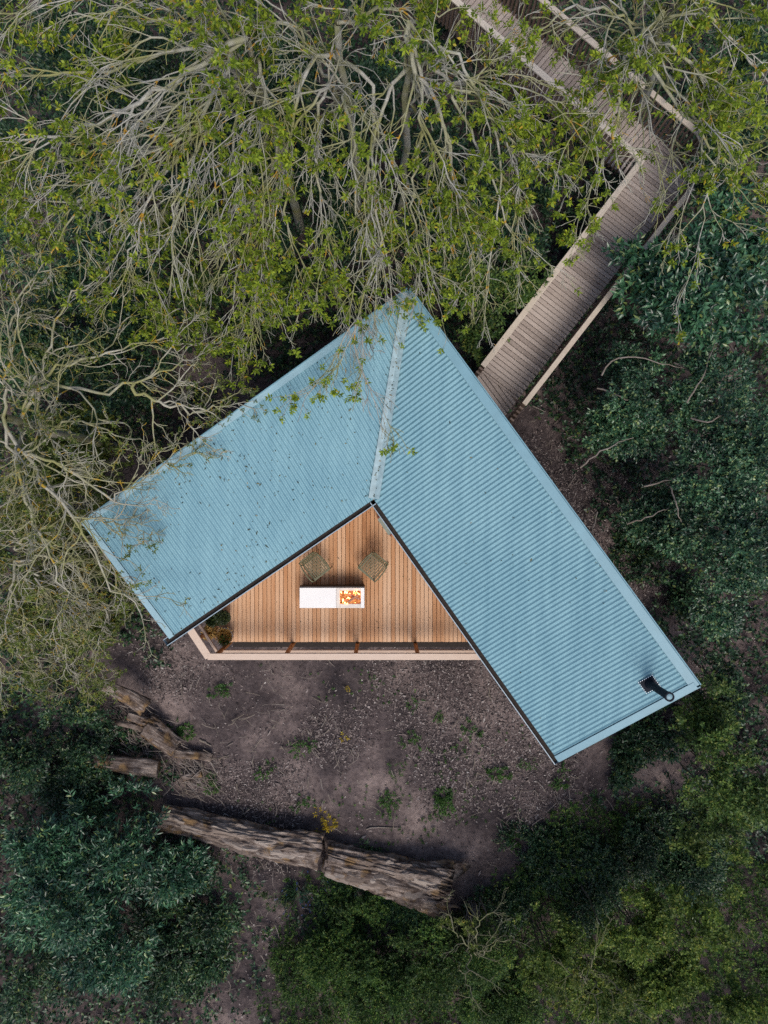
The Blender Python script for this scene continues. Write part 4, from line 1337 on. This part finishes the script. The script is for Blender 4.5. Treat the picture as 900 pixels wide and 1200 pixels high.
shrub('groundcover_patch', 'low blue green plants beneath the junction of the two log pieces', [(375, 1045, .22, 40, .5), (430, 1040, .25, 45, .5), (480, 1060, .25, 40, .5), (340, 1060, .15, 25, .5)], LD, 120, (.10, .018), nl=6, gap=.42, seed=39, stems=0, cat='plant', upd=1.0)
# bottom left
shrub('laurel_shrub', 'dark willow-leaved shrub spreading from the narrow end of the fallen log', [(60, 1070, 2.2, 80), (120, 1010, 1.6, 65), (30, 980, 2.0, 60), (180, 1030, 1.2, 50), (110, 1140, 1.8, 70)], LLm, 60, slim, nl=8, tl=.2, gap=.43, seed=41)
shrub('laurel_shrub', 'low sparse shrub thinning out over leaf litter below the log', [(220, 1080, .7, 50), (180, 1150, .9, 65), (250, 1020, .6, 35), (20, 1170, 1.8, 60), (240, 1150, .5, 40)], LD, 50, (.11, .034), nl=7, gap=.47, seed=43)
shrub('ivy_shrub', 'dark small-leaved shrub behind the broken branches by the willow bush', [(60, 855, 1.2, 50), (20, 900, 1.3, 45), (90, 880, .8, 40), (70, 930, .9, 50), (110, 940, .7, 35)], LD, 75, (.075, .035), nl=7, gap=.45, seed=47)
# top understory
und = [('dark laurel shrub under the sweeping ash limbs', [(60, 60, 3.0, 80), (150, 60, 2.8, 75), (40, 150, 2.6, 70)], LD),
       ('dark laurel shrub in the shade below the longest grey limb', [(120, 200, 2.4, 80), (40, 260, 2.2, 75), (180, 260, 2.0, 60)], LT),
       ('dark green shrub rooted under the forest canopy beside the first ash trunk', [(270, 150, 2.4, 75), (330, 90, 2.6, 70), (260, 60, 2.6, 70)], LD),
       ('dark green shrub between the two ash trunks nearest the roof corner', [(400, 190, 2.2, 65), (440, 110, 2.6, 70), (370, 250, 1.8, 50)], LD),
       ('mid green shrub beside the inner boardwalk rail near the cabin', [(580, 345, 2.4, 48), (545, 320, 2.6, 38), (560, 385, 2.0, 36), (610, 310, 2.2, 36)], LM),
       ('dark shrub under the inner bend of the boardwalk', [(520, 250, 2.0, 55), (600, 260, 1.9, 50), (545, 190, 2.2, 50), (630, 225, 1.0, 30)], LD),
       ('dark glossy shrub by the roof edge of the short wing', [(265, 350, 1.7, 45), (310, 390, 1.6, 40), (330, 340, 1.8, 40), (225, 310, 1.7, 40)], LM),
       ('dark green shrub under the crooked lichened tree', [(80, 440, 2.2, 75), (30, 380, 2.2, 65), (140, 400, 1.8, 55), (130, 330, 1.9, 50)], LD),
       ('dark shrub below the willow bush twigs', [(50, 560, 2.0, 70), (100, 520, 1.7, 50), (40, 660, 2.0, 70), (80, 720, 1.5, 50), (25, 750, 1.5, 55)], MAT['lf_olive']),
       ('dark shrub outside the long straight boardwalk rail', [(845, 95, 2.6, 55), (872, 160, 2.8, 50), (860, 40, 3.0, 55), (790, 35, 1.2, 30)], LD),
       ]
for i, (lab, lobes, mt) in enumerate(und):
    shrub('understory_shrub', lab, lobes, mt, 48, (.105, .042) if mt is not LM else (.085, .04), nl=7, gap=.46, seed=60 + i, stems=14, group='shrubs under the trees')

cfgG = dict(rs=.3, m=(6, 4, 3), rt=.02, rt2=.012, seed=51, ra=.5, ang=.6, jit=.2, trop=(0, 0, .02), lp=-.4, lthr=.6, tip=.003)
branchy_tree('dead_shrub', 'leafless pale twiggy shrub standing in the green thicket', [
    LB((556, 1105, 2.0), (558, 1085, 2.2), (570, 1070, 2.3), r=.03), LB((548, 1110, 2.0), (535, 1095, 2.1), (530, 1080, 2.2), r=.025),
    LB((560, 1120, 2.0), (580, 1105, 2.2), (592, 1100, 2.3), r=.025), LB((550, 1130, 2.0), (545, 1150, 2.2), (560, 1180, 2.4), r=.025)], (552, 1122, 1.8), 1.8, MAT['twig'], MAT['lf_olive'], cfgG, cat='shrub')
branchy_tree('dead_shrub', 'leafless mossy twiggy shrub between the two leafy saplings', [
    LB((685, 1150, 2.4), (675, 1140, 2.5), (663, 1150, 2.6), r=.03), LB((695, 1140, 2.4), (692, 1125, 2.6), (700, 1112, 2.7), r=.025),
    LB((702, 1160, 2.4), (700, 1180, 2.5), (695, 1200, 2.6), r=.025), LB((710, 1150, 2.4), (728, 1160, 2.5), (735, 1175, 2.6), r=.025)], (698, 1150, 2.2), 2.2, MAT['twig'], MAT['lf_olive'], cfgG, cat='shrub')

# ------------------------------------------------------------------ logs
def log_thing(label, a, b, ra, rb, n_len=120, n_ang=150, seed=1, rough=0.14, hollow=0.0, flat=0.8, wav=0.1, name='fallen_log', flare=0.0, plates=0, jag=1.0):
    a, b = np.array(a, float), np.array(b, float)
    d_ = b - a; L_ = np.linalg.norm(d_); ang_ = math.atan2(d_[1], d_[0]); pitch_ = math.asin(d_[2] / L_)
    s_ = np.linspace(0, 1, n_len); th = np.linspace(0, 2 * math.pi, n_ang, endpoint=False)
    Sg, Tg = np.meshgrid(s_, th, indexing='ij')
    p = np.stack([Sg.ravel() * L_, np.cos(Tg).ravel(), np.sin(Tg).ravel()], 1)
    base_r = ra + (rb - ra) * Sg.ravel() ** (1 + flare)
    q = p * np.array([1.2, 2.2, 2.2]) + seed * 13.7
    q2 = p * np.array([2.5, 7, 7]) + seed * 5.1
    q3 = p * np.array([9, 14, 14]) + seed
    rid = lambda z: 1 - np.abs(2 * vnoise(z, seed + 31) - 1)
    crack = np.clip(rid(p * np.array([1.1, 4.5, 4.5]) + seed * 3.3) - .82, 0, 1) * 5.5
    strip = rid(p * np.array([2.2, 11, 11]) + seed * 1.9)
    r_ = base_r * (1 - rough * 1.0 * crack + rough * .55 * (strip - .6) + rough * 2 * (vnoise(q, seed) - .5) * 1.6 + rough * 1.6 * (vnoise(q2, seed + 1) - .5) + rough * .7 * (vnoise(q3, seed + 2) - .5))
    if hollow:
        hd = np.exp(-((Tg.ravel() - math.pi / 2 - .25 + .35 * np.sin(Sg.ravel() * 5)) / .38) ** 2)
        r_ *= 1 - hollow * hd * np.clip(Sg.ravel() * 3 - .2, 0, 1) * (0.6 + 0.8 * vnoise(q2, seed + 9))
    yc = wav * np.sin(Sg.ravel() * 3.1 + seed) - wav * np.sin(seed)
    xe = Sg.ravel() * L_ + (np.where(Sg.ravel() > .97, 1, 0) - np.where(Sg.ravel() < .03, 1, 0)) * (vnoise(p * np.array([0, 3, 3]) + 3, seed) - .5) * .18 * base_r * 3 * (jag if rough > .1 else .2) * np.where(Sg.ravel() > .5, 1, .5)
    V = np.stack([xe, r_ * np.cos(Tg.ravel()) + yc, r_ * np.sin(Tg.ravel()) * flat], 1)
    idx = np.arange(n_len * n_ang).reshape(n_len, n_ang)
    a_ = idx[:-1]; b_ = np.roll(idx, -1, 1)[:-1]; c_ = np.roll(idx, -1, 1)[1:]; e_ = idx[1:]
    Fc = np.stack([a_, b_, c_, e_], -1).reshape(-1, 4)[:, ::-1]
    # ends
    V = np.concatenate([V, [[V[:n_ang, 0].mean(), V[:n_ang, 1].mean(), 0], [V[-n_ang:, 0].mean() - .04, V[-n_ang:, 1].mean(), 0]]])
    c0, c1 = n_len * n_ang, n_len * n_ang + 1
    caps = [[idx[0, j], idx[0, (j + 1) % n_ang], c0, c0] for j in range(n_ang)]
    o = bpy.data.meshes.new(name)
    faces = Fc.tolist() + [[int(idx[0, j]), int(idx[0, (j + 1) % n_ang]), c0] for j in range(n_ang)] + [[int(idx[-1, (j + 1) % n_ang]), int(idx[-1, j]), c1] for j in range(n_ang)]
    o.from_pydata(V.tolist(), [], faces)
    for pl_ in o.polygons: pl_.use_smooth = True
    o.materials.append(MAT['log'])
    o.update()
    ob = link(name, o)
    ob.location = tuple(a); ob.rotation_euler = (0, -pitch_, ang_)
    # loose bark plates standing proud of the wood
    grid = V[:n_len * n_ang].reshape(n_len, n_ang, 3)
    cen = np.stack([grid[:, :, 0], np.broadcast_to(grid[:, :, 1].mean(1, keepdims=True), grid.shape[:2]), 0 * grid[:, :, 0]], -1)
    outn = unit(grid - cen)
    for _ in range(plates):
        i0 = int(fr.integers(3, n_len - 26)); li = int(fr.integers(9, 26))
        j0 = int(fr.integers(int(n_ang * .06), int(n_ang * .42))); wj_ = int(fr.integers(4, 11))
        ri = np.linspace(i0, min(i0 + li, n_len - 2), 6).astype(int); sk = fr.integers(-2, 3)
        PV = []
        for a_i, r_i in enumerate(ri):
            for b_i in range(4):
                jj = (j0 + int(wj_ * b_i / 3) + int(sk * a_i / 3)) % n_ang
                edge = a_i in (0, 5) or b_i in (0, 3)
                PV.append(grid[r_i, jj] + outn[r_i, jj] * (-.012 if edge else fr.uniform(.012, .034)))
        PF = [[a_i * 4 + b_i, (a_i + 1) * 4 + b_i, (a_i + 1) * 4 + b_i + 1, a_i * 4 + b_i + 1] for a_i in range(5) for b_i in range(3)]
        pyd('bark_plate', PV, [f[::-1] for f in PF], MAT['plate'], ob)
    for _ in range(int(8 * (jag - .5)) if jag > 1 else 0):
        jj = int(fr.integers(0, n_ang // 2 + 10)) % n_ang
        p0_ = grid[-3, jj] * np.array([1, .88, .88]); ln_ = fr.uniform(.10, .34)
        sp_ = np.array([p0_ - [.2, 0, 0], p0_, p0_ + [ln_ * .6, fr.normal(0, .03), fr.normal(0, .03)], p0_ + [ln_, fr.normal(0, .05), fr.normal(0, .05)]])
        sv_, sf_ = tubes(sp_[None], np.array([[.03, .035, .02, .003]]) * fr.uniform(.6, 1.5), 5)
        mesh_np('splinter', sv_, sf_, MAT['log'], ob)
    return tag(ob, label, 'log')


log_thing('thick weathered log piece ending in a clean saw cut', P(190, 955, .3), P(376, 995, .28), .26, .39, seed=3, rough=.17, flat=.72, wav=.10, plates=34, jag=.3)
log_thing('split hollow log piece widening to a ragged root end', P(379, 1002, .28), P(533, 1038, .32), .34, .56, seed=8, rough=.19, hollow=.62, flat=.7, flare=.8, wav=.06, plates=34, jag=3.0)
log_thing('slim broken limb lying along the flank of the thick log', P(165, 970, .15), P(262, 985, .15), .08, .13, seed=12, rough=.2, wav=.05, n_len=30, n_ang=18)
log_thing('short pale log with a sawn end among dark ivy', P(95, 888, .4), P(186, 898, .38), .15, .19, seed=15, rough=.1, wav=.03, n_len=36, n_ang=26)
log_thing('broken brown branch stump leaning out from the willow bush', P(122, 803, .8), P(168, 832, .5), .13, .20, seed=18, rough=.16, wav=.04, n_len=30, n_ang=26)
log_thing('crumbling log chunk among brushwood beside the ferny weeds', P(172, 850, .25), P(208, 873, .22), .24, .20, seed=21, rough=.2, wav=.03, n_len=30, n_ang=30)
log_thing('pale splintered stick of firewood beside the log chunk', P(205, 882, .12), P(248, 890, .12), .09, .10, seed=24, rough=.18, wav=.02, n_len=22, n_ang=16)
log_thing('grey rotting branch half buried under the ivy shrub', P(-15, 868, .25), P(60, 900, .2), .14, .10, seed=27, rough=.16, wav=.06, n_len=26, n_ang=20)

log_thing('jagged brown wood chunk lodged between stump and log chunk', P(150, 838, .3), P(182, 848, .25), .09, .14, seed=33, rough=.24, wav=.03, n_len=26, n_ang=22, jag=2.0)
log_thing('thin grey broken bough on the brushwood heap', P(108, 838, .35), P(176, 866, .3), .05, .06, seed=36, rough=.2, wav=.08, n_len=26, n_ang=14)
log_thing('short rotten stub resting on brushwood above the thick log', P(214, 912, .15), P(236, 905, .15), .06, .07, seed=39, rough=.22, wav=.02, n_len=16, n_ang=14)

# brushwood heaps of thin twigs
def brush(label, centres, n_, ln, seed, dirv=None):
    r2_ = np.random.default_rng(seed)
    acc = Acc()
    pts = []
    for _ in range(n_):
        u_, v_, su, sv = centres[r2_.integers(len(centres))]
        c_ = P(u_ + r2_.normal(0, su), v_ + r2_.normal(0, sv), .1)
        c_[2] = float(ground_z(c_[0], c_[1])[0]) + r2_.uniform(.02, .22)
        a_ = r2_.uniform(0, 6.28) if dirv is None else dirv + r2_.normal(0, .5)
        L_ = ln * r2_.uniform(.4, 1.3)
        dd = np.array([math.cos(a_), math.sin(a_), r2_.normal(0, .12)])
        pts.append([c_ - dd * L_ / 2, c_ + r2_.normal(0, .02, 3), c_ + dd * L_ / 2])
    pts = np.array(pts)
    R = r2_.uniform(.005, .014, (len(pts), 1)) * np.array([[1, .85, .5]])
    V, Fc = tubes(pts, R, 5)
    o = mesh_np('brushwood', V, Fc, MAT['stick'], smooth=True)
    return tag(o, label, 'brushwood', kind='stuff')


brush('heap of thin dry brushwood beside the broken stumps', [(135, 850, 25, 16), (170, 870, 18, 14), (225, 910, 16, 14), (60, 885, 30, 12)], 420, .45, 3, -.6)
brush('scattered fallen twigs over the bare soil', [(400, 900, 120, 60), (620, 940, 60, 30), (300, 830, 60, 40), (660, 560, 40, 70), (300, 1080, 60, 50)], 420, .26, 5)

# single sticks that lie in the open
for lab, a_, b_, r_ in [('long pale forked stick in front of the fallen log', (430, 972), (466, 970), .018), ('curved bare stick at the edge of the shaded thicket', (765, 978), (815, 962), .022),
                        ('pale stick on the soil near the gable end', (572, 805), (575, 822), .014), ('thin straight stick beside the weeds and deck railing', (490, 822), (503, 822), .012),
                        ('white splinter of wood beside the fern tuft', (233, 868), (247, 875), .03), ('grey stick upright in litter by the yellow plant', (281, 948), (286, 960), .02)]:
    p0, p1 = P(*a_, .06), P(*b_, .06)
    k_ = 7
    pts = np.linspace(p0, p1, k_); pts[:, :2] += rng.normal(0, .02, (k_, 2))
    pts[:, 2] = ground_z(pts[:, 0], pts[:, 1]) + .025
    V, Fc = tubes(pts[None] - p0, np.linspace(r_, r_ * .5, k_)[None], 6)
    o = mesh_np('fallen_stick', V, Fc, MAT['stick'], smooth=True)
    o.location = tuple(p0)
    tag(o, lab, 'stick')

# ------------------------------------------------------------------ weeds on the bare soil
weeds = [(258, 808, 22, 0, 'fern tuft on bare soil near the corner of the deck railing'), (218, 852, 30, 0, 'bright fern tuft beside the crumbling log chunk'),
         (350, 868, 22, 0, 'bushy green weed on bare soil below the deck front'), (308, 898, 16, 0, 'small green weed on pale soil above the log'),
         (384, 962, 22, 1, 'yellow leaved plant growing beside the saw cut of the log'), (453, 940, 26, 0, 'round green weed above the hollow log piece'),
         (515, 935, 36, 0, 'largest green weed clump on the open soil'), (505, 966, 18, 0, 'low weed touching the hollow log shade'),
         (580, 900, 26, 0, 'dark weed tuft on soil before the long wing gable'), (550, 858, 18, 0, 'weed halfway between deck front and gable corner'),
         (485, 862, 18, 0, 'dark weed on the dampest soil patch'), (411, 803, 7, 1, 'tiny yellow weed close to the deck railing'),
         (404, 860, 6, 1, 'tiny yellow seedling on bare soil'), (484, 822, 14, 0, 'little weed beside a thin straight stick'),
         (515, 832, 14, 0, 'weed seedling near the eave of the long wing'), (660, 913, 20, 0, 'weed right below the gable corner of the long wing'),
         (465, 903, 14, 0, 'faint weed rosette in the middle of the clearing'), (240, 915, 22, 0, 'weed in the twigs above the thick log'),
         (355, 942, 16, 0, 'weed rosette against the thick log'), (616, 895, 14, 0, 'weed under the edge of the long wing'),
         (700, 935, 24, 0, 'leafy weed between gable and shaded thicket'), (600, 985, 26, 0, 'weed clump at the border of the shaded thicket')]
for u_, v_, sz, ty, lab in weeds:
    c_ = P(u_, v_, .05); c_[2] = float(ground_z(c_[0], c_[1])[0])
    R_ = sz / 2 / 52.0
    M_ = max(3, int(260 * R_ * R_ * 3.1))
    rr_ = np.sqrt(rng.random(M_)) * R_ * .7; a_ = rng.uniform(0, 6.28, M_)
    cc_ = rng.normal(0, R_ * .55, (4, 2))[rng.integers(0, 4, M_)]
    p_ = np.stack([rr_ * np.cos(a_) * .7 + cc_[:, 0], rr_ * np.sin(a_) * .7 + cc_[:, 1], rng.uniform(.01, .10, M_)], 1)
    d_ = np.stack([np.cos(a_), np.sin(a_), rng.uniform(.3, 1.2, M_)], 1) + rng.normal(0, .3, (M_, 3))
    V, Fc = twig_leaves(p_, d_, 7, rng.uniform(.05, .12), rng.uniform(.045, .075), rng.uniform(.018, .034), quick=True)
    pl_ = thing('weed_plant', lab, 'weed', c_, 0, 'weeds on the bare soil')
    mesh_np('leaves', V, Fc, MAT['lf_yellow' if ty else 'lf_weed'], pl_)['kind'] = 'stuff'

# ivy over the forest floor, thinning out at the clearing
CLEAR = np.array([(180, 730), (110, 800), (200, 900), (170, 940), (290, 1010), (330, 1030), (380, 1035), (545, 1050), (600, 985), (730, 940), (825, 880), (830, 800), (735, 640), (672, 525), (622, 470), (560, 480), (480, 350), (330, 430), (235, 425), (180, 520), (100, 600)], float)


def in_poly(u_, v_, poly):
    c_ = np.zeros(len(u_), bool)
    j = len(poly) - 1
    for i in range(len(poly)):
        xi, yi = poly[i]; xj, yj = poly[j]
        c_ ^= ((yi > v_) != (yj > v_)) & (u_ < (xj - xi) * (v_ - yi) / (yj - yi + 1e-9) + xi)
        j = i
    return c_


M_ = 60000
ix, iy = rng.uniform(-10.5, 10.5, M_), rng.uniform(-13.5, 13.5, M_)
nz_ = vnoise(np.stack([ix, iy, 0 * ix], 1) * 1.2 + 40, 91) - .5
iu, iv = 450 + ix * F / CAMZ + nz_ * 70 + rng.normal(0, 8, M_), 600 - iy * F / CAMZ + nz_ * 60 + rng.normal(0, 8, M_)
PATH = np.array([(290, 1000), (225, 1070), (230, 1215), (330, 1215), (325, 1090), (375, 1040)], float)
k_ = ~in_poly(iu, iv, CLEAR) & ~(in_poly(iu, iv, PATH) & (rng.random(M_) < .72))
ix, iy = ix[k_], iy[k_]
hp = vnoise(np.stack([ix, iy, 0 * ix], 1) * .9 + 70, 93)
ip = np.stack([ix, iy, ground_z(ix, iy) + .02 + rng.random(len(ix)) * (.06 + .34 * hp)], 1)
south = (ix > -2.3 + nz_[k_] * 2) & (iy < -7.0 + nz_[k_] * 2)
sp_ = np.concatenate([ip[south], ip[south] + rng.normal(0, .08, (south.sum(), 3)) * np.array([1, 1, .3])])
V, Fc = twig_leaves(sp_ * np.array([1, 1, 1.2]), np.array([0, 0, .9]) + rng.normal(0, .5, (len(sp_), 3)), 8, .14, .075, .028, upb=.8)
tag(mesh_np('nettle_groundcover', V, Fc, LG), 'low green nettles and grass filling the shaded ground past the logs', 'nettles', kind='stuff')
ip = ip[~south]
V, Fc = twig_leaves(ip, np.array([0, 0, .6]) + rng.normal(0, .6, (len(ip), 3)), 4, .10, .105, .058, upb=1.0)
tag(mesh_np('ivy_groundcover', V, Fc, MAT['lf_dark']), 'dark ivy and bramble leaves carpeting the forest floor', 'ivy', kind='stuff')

M_ = 900
su, sv = rng.uniform(180, 760, M_), rng.uniform(775, 1010, M_)
sn = vnoise(np.stack([su * .02, sv * .02, 0 * su], 1), 17)
k_ = sn > .60
sp = np.array([P(a_, b_, 0.0) for a_, b_ in zip(su[k_], sv[k_])])
sp[:, 2] = ground_z(sp[:, 0], sp[:, 1]) + .01
V, Fc = twig_leaves(sp, np.array([0, 0, 1.]) + rng.normal(0, .5, (len(sp), 3)), 6, .05, .055, .02)
tag(mesh_np('seedlings', V, Fc, MAT['lf_weed']), 'tiny green seedlings sprinkled in patches over the soil', 'seedlings', kind='stuff')

# bluebells by the log
M_ = 60
c_ = np.array([P(rng.normal(385, 32), rng.normal(1060, 14), .2) for _ in range(M_)])
V, Fc = twig_leaves(c_, np.tile([[0, 0, 1.]], (M_, 1)) + rng.normal(0, .3, (M_, 3)), 5, .06, .035, .018)
tag(mesh_np('bluebell_flowers', V, Fc, MAT['bluebell']), 'scattered blue flowers in the plants below the log junction', 'flowers', kind='stuff')

# ------------------------------------------------------------------ litter on the ground and on the roof
NCH = 230000
cx_ = np.where(rng.random(NCH) < .6, rng.uniform(-5.5, 6.5, NCH), rng.uniform(-10, 10, NCH)); cy_ = np.where(rng.random(NCH) < .75, rng.uniform(-9.5, 2.5, NCH), rng.uniform(-13, 13, NCH))
dn = vnoise(np.stack([cx_ * .8 + 9, cy_ * .8 + 3, np.zeros(NCH)], 1), 77)
k_ = rng.random(NCH) < np.clip((dn - .38) * 3.2, .06, 1)
cx_, cy_ = cx_[k_], cy_[k_]
n_ = len(cx_)
base = np.stack([cx_, cy_, ground_z(cx_, cy_) + rng.uniform(.004, .02, n_)], 1)
ax_ = rng.normal(size=(n_, 3)); ax_[:, 2] *= .22
V, Fc = leaf_quick(base, ax_, np.array([0, 0, 1.]) + rng.normal(0, .3, (n_, 3)), rng.gamma(1.5, .022, n_) + .012, rng.gamma(3, .006, n_) + .006, fold=.1)
tag(mesh_np('leaf_litter', V, Fc, MAT['chip']), 'bark chips and dead leaves strewn over the soil', 'litter', kind='stuff')

n_ = 46
dx_ = rng.uniform(-2.6, 1.4, n_); dy_ = rng.uniform(-2.7, -.3, n_)
k_ = np.array([((np.array([a_, b_]) - apex_l) @ nl < -.2) and ((np.array([a_, b_]) - apex_r) @ nr_ < -.2) for a_, b_ in zip(dx_, dy_)])
dp = np.stack([dx_[k_], dy_[k_], np.full(k_.sum(), ZD + .006)], 1); n_ = len(dp)
ax_ = rng.normal(size=(n_, 3)); ax_[:, 2] *= .1
V, Fc = leaf_quick(dp, ax_, np.array([0, 0, 1.]) + rng.normal(0, .2, (n_, 3)), rng.uniform(.018, .045, n_), rng.uniform(.010, .022, n_), fold=.15)
tag(mesh_np('deck_litter', V, Fc, MAT['debris']), 'few small dead leaves blown onto the terrace deck', 'litter', kind='stuff')
RP, = [[]]
for (q, Lo, sI), cnt in zip(wings, (130, 1150)):
    s_ = rng.random(cnt) * .98; t_ = rng.random(cnt)
    ok = t_ > (s_ - sI) / (1 - sI) + .03
    if cnt > 100:
        nn_ = vnoise(np.stack([s_ * 7, t_ * 4, np.zeros(cnt)], 1), 5)
        ok &= (rng.random(cnt) < np.clip((1 - s_) * 1.0 * (.4 + t_) + .12, 0, 1) * np.clip(nn_ * 2 - .3, .1, 1))
    p_ = q(s_[ok], t_[ok]); p_[:, 2] += .016
    RP.append(p_)
tv = rng.random(90)
RP.append(pI + (pO - pI) * tv[:, None] + vs * rng.normal(0, .035, (90, 1)) + UP * .042)
p_ = np.concatenate(RP); n_ = len(p_)
ax_ = rng.normal(size=(n_, 3)); ax_[:, 2] *= .15
V, Fc = leaf_quick(p_, ax_, np.array([0, 0, 1.]) + rng.normal(0, .3, (n_, 3)), rng.gamma(2, .014, n_) + .014, rng.uniform(.010, .024, n_), fold=.15)
tag(mesh_np('roof_litter', V, Fc, MAT['debris']), 'dead leaf scraps lying on the short wing roof and valley', 'litter', kind='stuff')
